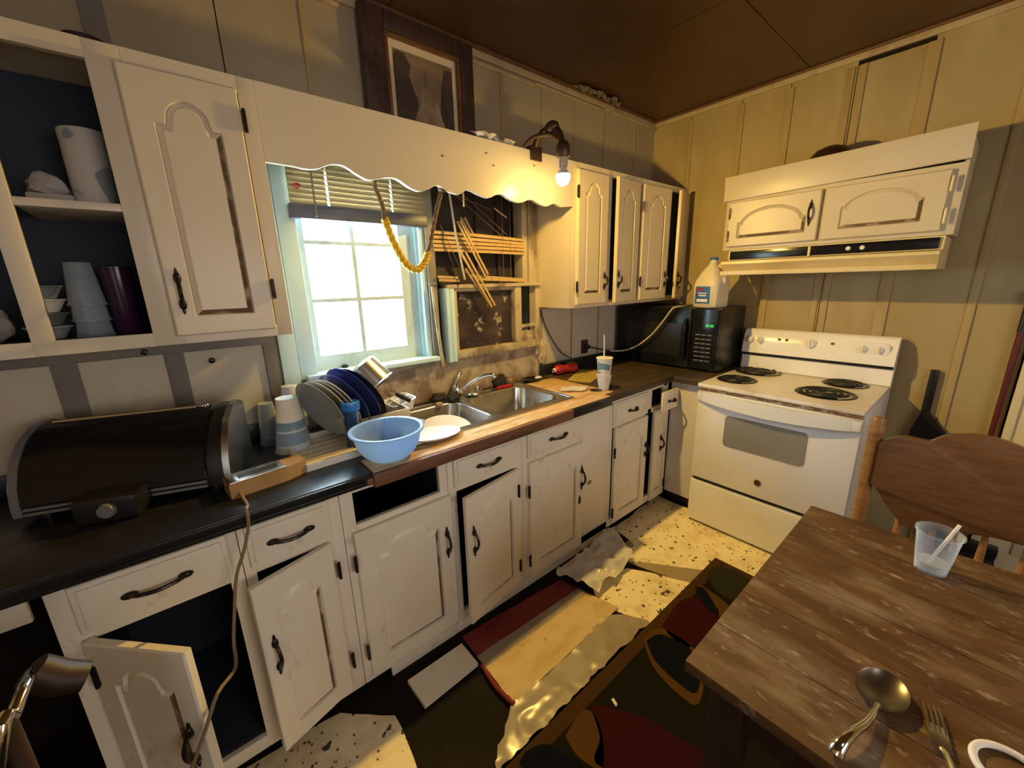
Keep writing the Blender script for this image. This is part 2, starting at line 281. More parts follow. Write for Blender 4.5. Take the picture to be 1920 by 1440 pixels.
def tag(o, label=None, cat=None, group=None, kind=None):
    if label: o['label'] = label
    if cat: o['category'] = cat
    if group: o['group'] = group
    if kind: o['kind'] = kind
    return o
def thing(name, label, cat, loc=(0, 0, 0), rz=0.0, group=None, kind=None, rot=None):
    o = bpy.data.objects.new(name, None); COL.objects.link(o); o.location = loc; o.rotation_euler = rot or (0, 0, rz)
    o.empty_display_size = .05
    WM[o.name] = M.Translation(loc) @ o.rotation_euler.to_matrix().to_4x4()
    return tag(o, label, cat, group, kind)
def single(name, g, m, label, cat, loc=(0, 0, 0), rz=0.0, group=None, kind=None, world=False, smooth=38):
    """a thing that is one mesh: origin moved to its base"""
    b = g.b if isinstance(g, G) else g
    if world: b.transform(M.Translation(loc).inverted())
    o = obj(name, g, m, None, smooth=smooth); o.location = loc; o.rotation_euler = (0, 0, rz); WM[o.name] = M.Translation(loc) @ M.Rotation(rz, 4, 'Z')
    return tag(o, label, cat, group, kind)
def bez(p, n=8):
    """Catmull-Rom through the points"""
    p = [V(q) for q in p]; out = []
    for i in range(len(p) - 1):
        a, b, c, d = p[max(i - 1, 0)], p[i], p[i + 1], p[min(i + 2, len(p) - 1)]
        for k in range(n):
            t = k / n; out.append(.5 * ((2 * b) + (c - a) * t + (2 * a - 5 * b + 4 * c - d) * t * t + (3 * b - a - 3 * c + d) * t ** 3))
    out.append(p[-1]); return out

# ------------------------------------------------------------------ room shell
CH = 2.647
def st(name, g, m, smooth=30): return tag(obj(name, g, m, smooth=smooth), kind='structure')
fl = st('floor', G().box(-4.3, .1, -4.2, .1, -.06, 0), 'subfloor')
def poly_part(name, pts, z0, z1, m, parent, jag=0.0, seed=1, step=.05):
    out = []
    for i in range(len(pts)):
        a, b = V((pts[i][0], pts[i][1])), V((pts[(i + 1) % len(pts)][0], pts[(i + 1) % len(pts)][1])); k = max(1, int((b - a).length / step)) if jag else 1
        for j in range(k):
            p = a.lerp(b, j / k)
            if jag: p += V((noise.noise(V((p.x * 9, p.y * 9, seed))), noise.noise(V((p.x * 9, p.y * 9, seed + 20))))) * jag
            out.append((p.x, p.y))
    g = G().prism(out, lambda u, v, d: V((u, v, d)), z0, z1); bmesh.ops.triangulate(g.b, faces=[f for f in g.b.faces if len(f.verts) > 4])
    return obj(name, g, m, parent, smooth=0)
poly_part('vinyl_sheet', [(-1.33, -.80), (-1.17, -.75), (-1.13, -.58), (-.58, -.545), (-.58, -.84), (-.66, -.85), (-.66, -1.75), (-.93, -1.75), (-1.0, -1.2), (-1.10, -1.105)], .0, .004, 'vinyl', fl, .012, 1)
poly_part('vinyl_sheet', [(-1.375, -.84), (-1.215, -1.15), (-1.45, -1.24), (-1.63, -1.12), (-1.68, -.90), (-1.62, -.80)], .0, .004, 'vinyl', fl, .014, 3)
poly_part('vinyl_sheet', [(-2.80, -.59), (-2.655, -.73), (-2.65, -.80), (-2.67, -.95), (-2.74, -1.05), (-3.2, -1.0), (-3.3, -.55)], .0, .004, 'vinyl', fl, .014, 5)
tag(poly_part('underlay', [(-1.36, -.72), (-1.12, -.70), (-1.08, -1.14), (-1.22, -1.20)], .0, .002, 'seam', fl, .01, 9), 'grey underlay showing in the gap between vinyl sheets')

ce = st('ceiling', G().box(-4.3, .1, -4.2, .1, CH, CH + .05), 'crown_dark')
for i in range(4):
    for j in range(4):
        x0, y0 = -4.3 + i * 1.1, -4.2 + j * 1.075
        obj('ceiling_panel', G().box(x0 + .002, x0 + 1.098, y0 + .002, y0 + 1.073, CH - .006, CH), 'ceiling', ce)

# window wall with its two openings
W1, W2 = (-2.60, -2.00), (-1.95, -1.30)
g = G()
g.box(-4.3, W1[0], 0, .12, 0, CH); g.box(W1[1], W2[0], 0, .12, 1.12, 2.05); g.box(W2[1], .1, 0, .12, 0, CH)
g.box(W1[0], W2[1], 0, .12, 0, 1.12); g.box(W1[0], W2[1], 0, .12, 2.05, CH)
wb = st('wall_back', g, 'subfloor')
bx = [-4.3, -3.66, -3.30, -3.03, -2.72, -2.44, -2.05, -1.48, -1.19, -.912, -.62, -.262, 0]
for a, b in zip(bx, bx[1:]):
    lo, hi = (a + .002, b - .002)
    if hi <= W1[0] + .2 and lo < W1[0] - .1 and hi < -2.6: obj('wall_panel', G().box(lo, hi, -.006, 0, 1.352, CH), 'wall', wb); obj('wall_panel', G().box(lo, hi, -.006, 0, .86, 1.348), 'wall_low', wb)
    elif lo > -1.25: obj('wall_panel', G().box(lo, hi, -.006, 0, 1.352, CH), 'wall', wb); obj('wall_panel', G().box(lo, hi, -.006, 0, .86, 1.348), 'wall_low', wb)
    else:
        if lo < W1[0]: obj('wall_panel', G().box(lo, W1[0] - .002, -.006, 0, .86, 2.05), 'wall', wb)
        if hi > W2[1]: obj('wall_panel', G().box(W2[1] + .002, hi, -.006, 0, .86, 2.05), 'wall', wb)
        obj('wall_panel', G().box(lo, hi, -.006, 0, 2.055, CH), 'wall', wb)
for x, wd in ((-3.66, .05), (-3.305, .06), (-3.035, .055)):
    obj('batten', G().box(x - wd / 2, x + wd / 2, -.014, -.006, .86, CH, .003), 'batten', wb)
for x, wd, z in ((-2.44, .02, 2.06), (-1.48, .02, 2.06), (-.912, .012, .86), (-.62, .014, .86), (-.262, .014, .86)):
    obj('batten', G().box(x - wd / 2, x + wd / 2, -.011, -.006, z, CH, .003), 'batten_right', wb)
tag(obj('batten', G().box(-3.6, -2.73, -.020, -.006, 1.30, 1.335, .003), 'batten', wb), 'grey rail under the upper cabinet')
for x, z in ((-3.11, 1.315), (-2.93, 1.26)):
    obj('nail_hole', G().ball((x, -.02, z), .012, 1, (1, .4, 1)), 'black', wb)
g = G()
for x0, x1, z in ((-1.70, -1.25, 2.565), (-1.25, -.62, 2.575), (-.62, -.0, 2.585), (-4.3, -2.3, 2.575)): g.box(x0 + .001, x1, -.024, -.006, z, z + .014, .004)
obj('picture_rail', g, 'crown', wb)
obj('crown_strip', G().box(-4.3, -.02, -.020, -.006, 2.595, 2.63, .004), 'crown', wb)
obj('crown_strip', G().box(-4.3, -.02, -.036, -.006, 2.625, CH - .006, .006), 'crown_dark', wb)
obj('peeled_plaster', G().box(-2.60, -1.235, -.012, -.0, .90, 1.128), 'plaster', wb)
obj('plaster_chunk', G().ball((-1.20, -.015, 1.07), .05, 3, (.7, .3, 1.5), .5, 3), 'tornwhite', wb)

# right wall
wr = st('wall_right', G().box(0, .1, -4.2, .0, 0, CH), 'subfloor')
ys = [0, -.29, -.62, -.885, -1.19, -1.475, -1.80, -2.0]
for i, (a, b) in enumerate(zip(ys, ys[1:])):
    obj('wall_panel', G().box(-.006, 0, b + .002, a - .002, 0, 2.578 if i == 4 else 2.60), 'wall_right', wr)
obj('wall_panel', G().box(-.006, 0, -4.2, -2.80, 0, 2.60), 'wall_right', wr)
obj('wall_panel', G().box(-.006, 0, -2.80, -2.002, 2.06, 2.60), 'wall_right', wr)
for y, wd in ((-.29, .03), (-.62, .035), (-.885, .04), (-1.165, .03), (-1.215, .03), (-1.475, .05), (-1.80, .03)):
    obj('batten', G().box(-.015, -.006, y - wd / 2, y + wd / 2, 0, 2.578, .004), 'batten_right', wr)
obj('crown_strip', G().box(-.020, -.0, -4.2, -.0, 2.60, 2.632, .004), 'crown', wr)
obj('crown_strip', G().box(-.034, -.0, -4.2, -.0, 2.628, CH - .006, .006), 'crown_dark', wr)
dr = st('door_1', G().box(-.02, 0, -2.80, -2.005, .0, 2.03), 'doorpaint')
for z0, z1 in ((.14, .95), (1.10, 1.90)):
    obj('door_panel', G().box(-.028, -.02, -2.68, -2.14, z0, z1, .006), 'doorpaint', dr)
obj('door_stop', G().box(-.03, -.02, -2.035, -2.005, 0, 2.03, .004), 'doorpaint', dr)
# walls behind the camera
st('wall_left', G().box(-4.4, -4.3, -4.2, .1, 0, CH), 'wall')
st('wall_front', G().box(-4.4, .1, -4.3, -4.2, 0, CH), 'wall_right')

# ------------------------------------------------------------------ window_1 (daylight) and window_2 (broken, boarded)
w1 = thing('window_1', None, None, (-2.3, .05, 1.14), kind='structure')
YS = .06
g = G(); g.box(-2.60, -2.535, YS - .02, YS + .02, 1.15, 2.05); g.box(-2.115, -2.05, YS - .02, YS + .02, 1.15, 2.05); g.box(-2.535, -2.115, YS - .02, YS + .02, 1.15, 1.215); g.box(-2.535, -2.115, YS - .02, YS + .02, 1.98, 2.05)
obj('sash_frame', g, 'sash', w1)
obj('muntin', G().box(-2.342, -2.322, YS - .016, YS + .012, 1.215, 1.98, .004), 'sash', w1)
for z in (1.458, 1.703): obj('muntin', G().box(-2.535, -2.115, YS - .018, YS + .012, z - .009, z + .009, .004), 'sash', w1)
for x0, x1 in ((-2.535, -2.342), (-2.322, -2.115)):
    for z0, z1 in ((1.215, 1.449), (1.467, 1.694), (1.712, 1.98)):
        obj('pane', G().box(x0, x1, YS + .000, YS + .003, z0, z1), 'glass', w1)
g = G()
for i, y in enumerate((.005, .03, .055)): g.box(-2.05 + .012 * (2 - i), -2.02 + .012 * (2 - i) * .3, y - .012, y + .012, 1.15, 2.05, .004)
g.box(-2.02, -2.0, -.006, .10, 1.13, 2.05)
obj('jamb_track', g, 'jamb', w1)
obj('jamb', G().box(-2.60, -2.575, -.006, .05, 1.13, 2.05), 'jamb', w1)
obj('jamb', G().box(-2.705, -2.64, -.024, -.006, .93, 2.05, .004), 'jamb', w1)
obj('jamb', G().box(-2.638, -2.57, -.018, -.004, 1.13, 2.05, .005), 'jamb', w1)
tag(obj('jamb', G().box(-2.76, -2.708, -.018, -.004, .93, 2.05, .004), 'batten', w1), 'narrow grey casing strip left of the window')
obj('sill', G().box(-2.62, -1.98, -.055, .08, 1.128, 1.15, .006), 'jamb', w1)
obj('apron', G().box(-2.62, -1.94, -.03, -.006, 1.10, 1.128, .006), 'casing', w1)
obj('sash_lock', G().ball((-2.44, .03, 1.155), .014, 2, (1.2, 1, .8)), 'iron', w1)
tag(obj('mullion', G().box(-1.998, -1.952, -.022, .04, 1.10, 2.05, .004), 'casing', w1), 'bare grey mullion post between the two windows')
tag(obj('loose_lath', G().tube([(-1.990, -.035, 1.505), (-1.975, -.035, 1.30), (-1.958, -.035, 1.09)], [.008, .009, .010], 6), 'tornwhite', w1), 'chipped cream lath nailed down the mullion')

w2 = thing('window_2', None, None, (-1.6, .05, 1.12), kind='structure')
obj('boarding', G().box(-1.95, -1.30, .085, .10, 1.12, 2.05), 'darkboard', w2)
for x in (-1.62, -1.47): obj('boarding_cleat', G().box(x - .012, x + .012, .07, .085, 1.50, 2.05), 'darkboard', w2)
g = G(); g.box(-1.365, -1.325, -.02, .06, 1.50, 2.05, .004); obj('casing', g, 'tornwhite', w2)
obj('casing', G().box(-1.322, -1.255, -.03, -.002, 1.50, 2.05, .005), 'tornwhite', w2)
obj('head_ledge', G().box(-1.91, -1.245, -.05, .02, 1.492, 1.512, .005), 'tornwhite', w2)
g = G(); g.box(-1.925, -1.90, -.055, .02, 1.105, 1.495, .008); g.box(-1.895, -1.868, -.048, .02, 1.105, 1.495, .008); obj('track', g, 'jamb', w2)
obj('stile', G().box(-1.866, -1.846, -.035, .03, 1.12, 1.492, .005), 'tornwhite', w2)
obj('stile', G().box(-1.446, -1.395, -.04, .03, 1.14, 1.492, .006), 'tornwhite', w2)
obj('stile', G().box(-1.272, -1.235, -.03, .02, 1.06, 1.492, .006), 'tornwhite', w2)
obj('rail', G().box(-1.87, -1.26, -.05, .03, 1.12, 1.160, .006), 'tornwhite', w2)
obj('rail', G().box(-1.846, -1.446, -.03, .03, 1.474, 1.492, .004), 'tornwhite', w2)
obj('cross_rail', G().box(-1.395, -1.272, -.03, .02, 1.245, 1.262, .004), 'tornwhite', w2)
tag(obj('pane', G().box(-1.846, -1.446, .0, .008, 1.16, 1.474), 'fleckboard', w2), 'dark pane flecked with plaster')
tag(obj('pane', G().box(-1.395, -1.272, .0, .008, 1.262, 1.49), 'blackgloss', w2), 'narrow black pane')
tag(obj('plaster_lump', G().ball((-1.335, -.0, 1.19), .055, 3, (1, .4, .75), .6, 4), 'tornwhite', w2), 'crumbling plaster under the narrow pane')
obj('fill_board', G().box(-1.395, -1.272, .01, .03, 1.12, 1.25), 'plaster', w2)

# ------------------------------------------------------------------ cabinet-making helpers
def fx(o, rz=0.0): return M.Translation(o) @ M.Rotation(rz, 4, 'Z')      # local: u = x, front = -y, v = z
def arch_outline(w, h, mx, mb, sh, pk, style, n=15):
    uL, uR = mx, w - mx; pts = [(uL, mb), (uR, mb), (uR, h - sh)]; c = w / 2
    if style == 'cathedral': half = (uR - uL) / 2 * .66; pts += [(c + half + .004, h - sh), (c + half, h - sh + (sh - pk) * .22)]; base = h - sh + (sh - pk) * .22
    else: half = (uR - uL) / 2 * .90; base = h - sh
    for i in range(n):
        a = pi * i / (n - 1); pts.append((c + half * cos(a), base + (h - pk - base) * sin(a) ** (1.0 if style == 'cathedral' else 1.25)))
    if style == 'cathedral': pts += [(c - half, h - sh + (sh - pk) * .22 - .0001), (c - half - .004, h - sh)]
    pts.append((uL, h - sh)); return pts
def offset_poly(p, d):
    n = len(p); out = []
    for i in range(n):
        a, b, c = V(p[i - 1]), V(p[i]), V(p[(i + 1) % n]); e1, e2 = (b - a), (c - b)
        if e1.length < 1e-6: e1 = e2
        if e2.length < 1e-6: e2 = e1
        n1, n2 = V((-e1.y, e1.x)).normalized(), V((-e2.y, e2.x)).normalized(); k = n1 + n2
        k = k.normalized() if k.length > 1e-6 else n1
        q = b + k * d / max(.5, k.dot(n1)); out.append((q.x, q.y))
    return out
def slab_door(xf, w, h, t=.020, mx=.055, mb=.06, sh=.12, pk=.065, style='cathedral', relief=.009, proud=.0):
    g = G(); P0 = arch_outline(w, h, mx, mb, sh, pk, style); P1 = offset_poly(P0, .004); P2 = offset_poly(P0, .018); n = len(P0)
    R = [(0, 0), (w, 0), (w, h)] + [(min(max(u, 0), w), h) for u, v in P0[3:-1]] + [(0, h)]
    b = .004; Ri = [(min(max(u, b), w - b), min(max(v, b), h - b)) for u, v in R]
    mk = lambda pts, d: [g.b.verts.new(xf @ V((u, -d, v))) for u, v in pts]
    bk, ed, fr, a0, a1, a2 = mk(R, 0), mk(R, t - b), mk(Ri, t), mk(P0, t), mk(P1, t - relief), mk(P2, t - relief * .12 + proud)
    def band(A, B, mi=0):
        for i in range(n):
            j = (i + 1) % n
            vs = []
            for v in (A[i], A[j], B[j], B[i]):
                if all((v.co - q.co).length > 1e-6 for q in vs): vs.append(v)
            g.mi = mi
            if len(vs) > 2: g._f(vs)
    band(bk, ed); band(ed, fr); band(fr, a0); band(a0, a1, 0)
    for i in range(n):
        g.mi = 1 if i in (0, 1) else 0; g._f([a1[i], a1[(i + 1) % n], a2[(i + 1) % n], a2[i]])  # bottom and right groove: dirt plus painted shade of the lip
    g.mi = 0; g._f(a2); g._f(bk[::-1]); bmesh.ops.remove_doubles(g.b, verts=list(g.b.verts), dist=1e-5)
    bmesh.ops.triangulate(g.b, faces=[f for f in g.b.faces if len(f.verts) > 4]); return g
def pull(xf, u, v, L=.10, vert=False, d=0.020, leaf=True):
    """antique bail pull on a front face at depth d"""
    g = G(); ax = (lambda s, o: xf @ V((u, -d - o, v + s))) if vert else (lambda s, o: xf @ V((u + s, -d - o, v)))
    pts = [ax(-L / 2, .006), ax(-L * .36, .018), ax(-L * .15, .026), ax(0, .028), ax(L * .15, .026), ax(L * .36, .018), ax(L / 2, .006)]
    g.tube(bez(pts, 3), [.0055 - .0000 * i for i in range(19)], 8)
    for s in (-1, 1):
        c = ax(s * L * .5, .004); g.ball(c, .013, 2, (.75, .55, 1.35) if vert else (1.35, .55, .75))
        if leaf and vert: g.ball(ax(s * L * .70, .003), .010, 1, (.5, .35, 1.6))
    return g
def hinge(xf, u, v, d=.020):
    g = G(); g.box(u - .006, u + .006, -d - .004, -d + .001, v - .028, v + .028, .001, xf); g.tube([xf @ V((u, -d - .005, v - .032)), xf @ V((u, -d - .005, v + .032))], .005, 8); return g
def raised_drawer(xf, w, h, t=.020):
    g = G(); g.box(0, w, -t + .006, 0, 0, h, .003, xf); g.box(.012, w - .012, -t, -.008, .012, h - .012, .005, xf); return g
def put_door(parent, xf=None, w=0, h=0, pull_at=None, hinges=(), m='paint', hm='iron', **kw):
    d = obj('door', slab_door(xf, w, h, **kw), [m, 'grime_shade'], parent, smooth=25)
    if pull_at: obj('pull', pull(xf, pull_at[0], pull_at[1], pull_at[2] if len(pull_at) > 2 else .085, True), 'iron', d)
    for u, v in hinges: obj('hinge', hinge(xf, u, v), hm, d)
    return d
def put_drawer(parent, xf, w, h, m='paint', L=.10):
    d = obj('drawer', raised_drawer(xf, w, h), m, parent); obj('pull', pull(xf, w / 2, h * .5, L), 'iron', d); return d
FY = -.585

# ------------------------------------------------------------------ base cabinets along the window wall
def base_unit(label, x0, x1, rails, stiles, inner=True):
    t = thing('base_cabinet', label, 'cabinet', ((x0 + x1) / 2, -.30, 0))
    g = G()
    for a, b in stiles: g.box(a, b, FY, FY + .02, .05, .872, .001)
    for a, b, z0, z1 in rails: g.box(a, b, FY, FY + .019, z0, z1, .001)
    obj('face_frame', g, 'paint', t)
    g = G(); g.box(x0, x0 + .012, -.56, -.03, .08, .87); g.box(x1 - .012, x1, -.56, -.03, .08, .87); g.box(x0 + .012, x1 - .012, -.56, -.03, .08, .10); g.box(x0 + .012, x1 - .012, -.04, -.03, .10, .87)
    obj('carcass', g, 'inside', t)
    obj('toe_kick', G().box(x0, x1, -.52, -.505, 0, .08), 'inside', t)
    return t
RT, RM, RB = (.838, .872), (.690, .720), (.050, .098)
# A: leftmost, door swung right out
A = base_unit('leftmost white base cabinet with its door swung wide open to the dark inside', -3.355, -2.985,
    [(-3.30, -3.02, *RT), (-3.30, -3.02, *RM), (-3.30, -3.02, *RB)], [(-3.355, -3.30), (-3.02, -2.985)])
put_drawer(A, fx((-3.315, FY, .715)), .305, .135, L=.11)
xf = fx((-3.305, FY - .004, .085), radians(-47)); put_door(A, xf, .275, .615, (.235, .33), [(.012, .10), (.012, .52)])
# B
B = base_unit('white base cabinet with half open door, second from the left', -2.983, -2.70,
    [(-2.955, -2.755, *RT), (-2.955, -2.755, *RM), (-2.955, -2.755, *RB)], [(-2.983, -2.955), (-2.755, -2.70)])
put_drawer(B, fx((-2.965, FY, .715)), .225, .135)
w = .245; h0 = V((-2.752, FY - .004, .09)); xf = M.Translation(h0) @ M.Rotation(radians(16), 4, 'Z') @ M.Translation((-w, 0, 0))
put_door(B, xf, w, .61, (.030, .36), [(w + .012, .12), (w + .012, .50)])
# C: drawer missing
C = base_unit('white base cabinet with a missing drawer, left of the sink', -2.698, -2.29,
    [(-2.655, -2.325, .838, .872), (-2.655, -2.325, .690, .716), (-2.655, -2.325, *RB)], [(-2.698, -2.655), (-2.325, -2.29)])
put_door(C, fx((-2.672, FY, .085)), .385, .610, (.352, .41), [(-.008, .12), (-.008, .50)], mx=.065)
# D: door ajar
D = base_unit('white base cabinet with its door ajar, under the left sink bowl', -2.288, -1.893,
    [(-2.250, -1.925, *RT), (-2.250, -1.925, *RM), (-2.250, -1.925, *RB)], [(-2.288, -2.250), (-1.925, -1.893)])
put_drawer(D, fx((-2.262, FY, .715)), .335, .125)
w = .335; h0 = V((-1.930, FY - .004, .085)); xf = M.Translation(h0) @ M.Rotation(radians(9.5), 4, 'Z') @ M.Translation((-w, 0, 0))
put_door(D, xf, w, .605, (.032, .40), [(w - .012, .10), (w - .012, .50)])
# E: with the wide blank panel
E_ = base_unit('white base cabinet with a wide blank panel, right of the sink', -1.891, -1.225,
    [(-1.855, -1.470, *RT), (-1.855, -1.470, *RM), (-1.855, -1.225, .03, .098)], [(-1.891, -1.855), (-1.475, -1.225)])
put_drawer(E_, fx((-1.862, FY, .712)), .388, .130)
put_door(E_, fx((-1.860, FY, .070)), .385, .620, (.372, .42), [(-.008, .10), (-.008, .48)])
obj('stain', G().ball((-1.395, FY - .001, .42), .018, 1, (1.2, .15, .7)), 'grime_shade', E_); obj('chipped_catch', G().ball((-1.500, FY - .021, .36), .022, 1, (.5, .2, 1.4)), 'iron', E_)
# F: in the corner
F = base_unit('narrow white base cabinet in the corner beside the stove', -1.223, -.602,
    [(-1.20, -.62, *RT), (-1.20, -.62, *RM), (-1.20, -.62, *RB)], [(-1.223, -1.20), (-.655, -.602)])
put_drawer(F, fx((-1.207, FY, .702)), .352, .140, L=.07); obj('stile', G().box(-.868, -.795, FY, FY + .02, .69, .838, .001), 'paint', F)
put_door(F, fx((-1.190, FY, .070)), .335, .620, (.315, .40, .06), [(-.008, .08), (-.008, .47)])
put_drawer(F, fx((-.800, FY - .065, .710)), .185, .125, L=.06)
put_door(F, fx((-.775, FY, .060)), .165, .640, (.085, .40, .07), [(.155, .09)], mx=.035, style='cathedral', sh=.1)
tag(obj('return_panel', G().box(-.600, -.580, -.822, -.606, .085, .872, .002), 'paint_white', F), 'smooth lavender white return panel')
obj('toe_kick', G().box(-.56, -.545, -.822, -.606, 0, .085), 'black', F)
obj('end_post', G().box(-.600, -.55, -.824, -.8, .45, .872), 'paint', F)

for t_, x0_, x1_ in ((C, -2.595, -2.29), (D, -2.288, -1.893), (E_, -1.891, -1.225)): obj('toe_board', G().box(x0_, x1_, FY + .003, FY + .018, 0.0, .0495, .001), 'paint', t_)

# counter
ct = thing('countertop', 'black worn laminate countertop running under the window into the corner', 'countertop', (-2.0, -.3, .874))
SX0, SX1, SY0, SY1 = -2.40, -1.48, -.525, -.10
g = G(); g.box(-3.95, SX0, -.632, -.022, .874, .914, .006); g.box(SX0, SX1, -.632, SY0, .874, .914); g.box(SX0, SX1, SY1, -.022, .874, .914)
obj('worktop', g, 'counter', ct)
g = G(); g.box(SX1, -.02, -.632, -.022, .874, .914, .004); g.box(-.645, -.02, -.822, -.634, .874, .914, .006)
tag(obj('worktop', g, 'counter_old', ct), 'brown worn stretch of worktop beside the microwave')
for a, b in ((-3.95, -2.77), (-1.235, -.016)): obj('backsplash', G().box(a, b, -.040, -.022, .914, .985, .004), 'counter', ct)
g = G(); g.box(-2.595, -1.31, -.645, SY0 + .001, .9142, .9185, .002); g.box(SX1 - .001, -1.225, -.60, -.13, .9142, .9175, .002)
tag(obj('bare_board', g, 'rawwood', ct), 'bare stained wood where the laminate has come off around the sink')
tag(obj('bare_edge', G().box(-2.60, -1.62, -.662, -.634, .868, .916, .004), 'rawedge', ct), 'bare reddish wood front edge')
tag(obj('charred_edge', G().box(-1.619, -1.31, -.660, -.634, .870, .916, .004), 'counter', ct), 'blackened stretch of the front edge')
g = G(); g.box(-3.95, -2.60, -.640, -.632, .888, .910, .003); g.box(-3.95, -2.2, -.636, -.630, .872, .884, .002); obj('edge_strip', g, 'counter', ct)
g = G()
for x0, x1 in ((-2.62, -2.40), (-2.39, -2.27)): g.box(x0, x1, -.650, -.634, .876, .900, .004)
obj('splintered_edge', g, 'rawedge', ct)

# sink
def rrect(x0, x1, y0, y1, r, n=6):
    out = []
    for cx, cy, a0 in ((x1 - r, y1 - r, 0), (x0 + r, y1 - r, 90), (x0 + r, y0 + r, 180), (x1 - r, y0 + r, 270)):
        for i in range(n + 1): a = radians(a0 + 90 * i / n); out.append((cx + r * cos(a), cy + r * sin(a)))
    return out
sk = thing('kitchen_sink', 'double bowl stainless steel sink set in bare wood', 'sink', (-1.94, -.31, .75))
def bowl(g, b, cell, depth, r=.06):
    L = [(rrect(b[0] - .006, b[1] + .006, b[2] - .006, b[3] + .006, r), .922), (rrect(*b, r), .917), (rrect(b[0] + .012, b[1] - .012, b[2] + .012, b[3] - .012, r), .922 - depth + .03), (rrect(b[0] + .04, b[1] - .04, b[2] + .04, b[3] - .04, r * .8), .922 - depth)]
    vr = [[g.b.verts.new((x, y, z)) for x, y in p] for p, z in L]; n = len(vr[0])
    cx, cy = (b[0] + b[1]) / 2, (b[2] + b[3]) / 2; outer = []
    for x, y in L[0][0]:
        dx, dy = x - cx, y - cy; t = min([((cell[1] - cx) / dx if dx > 0 else (cell[0] - cx) / dx) if abs(dx) > 1e-6 else 9, ((cell[3] - cy) / dy if dy > 0 else (cell[2] - cy) / dy) if abs(dy) > 1e-6 else 9])
        outer.append(g.b.verts.new((cx + dx * t, cy + dy * t, .920)))
    vr = [outer] + vr
    for i in range(len(vr) - 1):
        for j in range(n): g._f([vr[i][j], vr[i][(j + 1) % n], vr[i + 1][(j + 1) % n], vr[i + 1][j]])
    g._f(vr[-1])
LB, RB_ = (-2.365, -1.965, -.490, -.150), (-1.915, -1.520, -.475, -.150)
g = G(); bowl(g, LB, (SX0, -1.94, SY0, SY1), .16); obj('sink_bowl', g, 'steel', sk, smooth=50)
g = G(); bowl(g, RB_, (-1.94, SX1, SY0, SY1), .16); obj('sink_bowl', g, 'steel', sk, smooth=50)
g = G(); g.box(SX0 - .01, SX1 + .01, SY0 - .012, SY0, .9186, .923, .002); g.box(SX0 - .01, SX1 + .01, SY1, SY1 + .012, .9142, .923, .002); g.box(SX0 - .012, SX0, SY0, SY1, .9142, .923, .002); g.box(SX1, SX1 + .012, SY0, SY1, .9176, .923, .002); obj('rim', g, 'steel', sk)
for cx, cy in ((-2.165, -.32), (-1.717, -.31)): obj('drain', G().lathe([(0, .004), (.03, .004), (.038, .001), (.04, 0)], M.Translation((cx, cy, .7622))), 'chrome', sk)

# ------------------------------------------------------------------ upper cabinets
UF = -.307
ul = thing('upper_cabinet', 'white upper cabinet left of the window with open navy shelves and one door', 'cabinet', (-3.2, -.15, 1.36))
g = G()
for a, b in ((-3.98, -3.93), (-3.30, -3.258), (-3.065, -2.995), (-2.745, -2.700)): g.box(a, b, UF, UF + .02, 1.36, 2.13, .0015)
for a, b in ((-3.93, -3.30), (-3.258, -3.065), (-2.995, -2.745)): g.box(a, b, UF, UF + .019, 1.36, 1.398); g.box(a, b, UF, UF + .019, 2.085, 2.13)
obj('face_frame', g, 'paint_up', ul)
g = G(); g.box(-3.98, -2.702, -.285, -.012, 1.362, 1.378); g.box(-3.98, -2.702, -.285, -.012, 2.112, 2.128); g.box(-2.715, -2.702, -.285, -.012, 1.378, 2.112); g.box(-3.98, -3.967, -.285, -.012, 1.378, 2.112)
obj('carcass', g, 'paint_up', ul)
g = G(); g.box(-3.96, -2.72, -.026, -.0135, 1.38, 2.11); g.box(-3.050, -3.035, -.28, -.03, 1.38, 2.11); g.box(-3.96, -2.72, -.28, -.03, 1.379, 1.392); obj('lining', g, 'navy', ul)
obj('shelf', G().box(-3.258, -3.065, UF + .002, -.03, 1.728, 1.748, .002), 'paint_up', ul)
obj('shelf', G().box(-3.93, -3.30, UF + .012, -.03, 1.728, 1.746, .002), 'navy', ul)
put_door(ul, fx((-3.012, UF, 1.385)), .262, .705, (.030, .13, .075), [(.270, .13), (.270, .62)], m='paint_up', mx=.055, mb=.055, sh=.13, pk=.065)

ur = thing('upper_cabinet', 'cream four door upper cabinet to the right of the windows', 'cabinet', (-.62, -.15, 1.36))
g = G()
for a, b in ((-1.245, -1.205), (-.972, -.905), (-.650, -.600), (-.300, -.225), (-.02, -.004)): g.box(a, b, UF, UF + .02, 1.36, 2.13, .0015)
for a, b in ((-1.205, -.972), (-.905, -.650), (-.600, -.300), (-.225, -.02)): g.box(a, b, UF, UF + .019, 1.36, 1.395); g.box(a, b, UF, UF + .019, 2.095, 2.13)
obj('face_frame', g, 'paint_right', ur)
g = G(); g.box(-1.245, -1.230, -.286, -.012, 1.36, 2.13); g.box(-1.230, -.008, -.286, -.012, 1.362, 1.376); g.box(-1.230, -.008, -.286, -.012, 2.114, 2.129); g.box(-1.23, -.008, -.024, -.0125, 1.376, 2.114)
obj('carcass', g, 'paint_right', ur)
kw = dict(m='paint_right', mx=.060, mb=.06, sh=.11, pk=.055, relief=.012)
put_door(ur, fx((-1.222, UF, 1.380)), .262, .715, (.240, .13, .06), [(-.008, .10), (-.008, .60)], **kw)
w = .262; xf = M.Translation((-.648, UF - .004, 1.378)) @ M.Rotation(radians(6), 4, 'Z') @ M.Translation((-w, 0, 0)); put_door(ur, xf, w, .715, (.025, .14, .06), [], **kw)
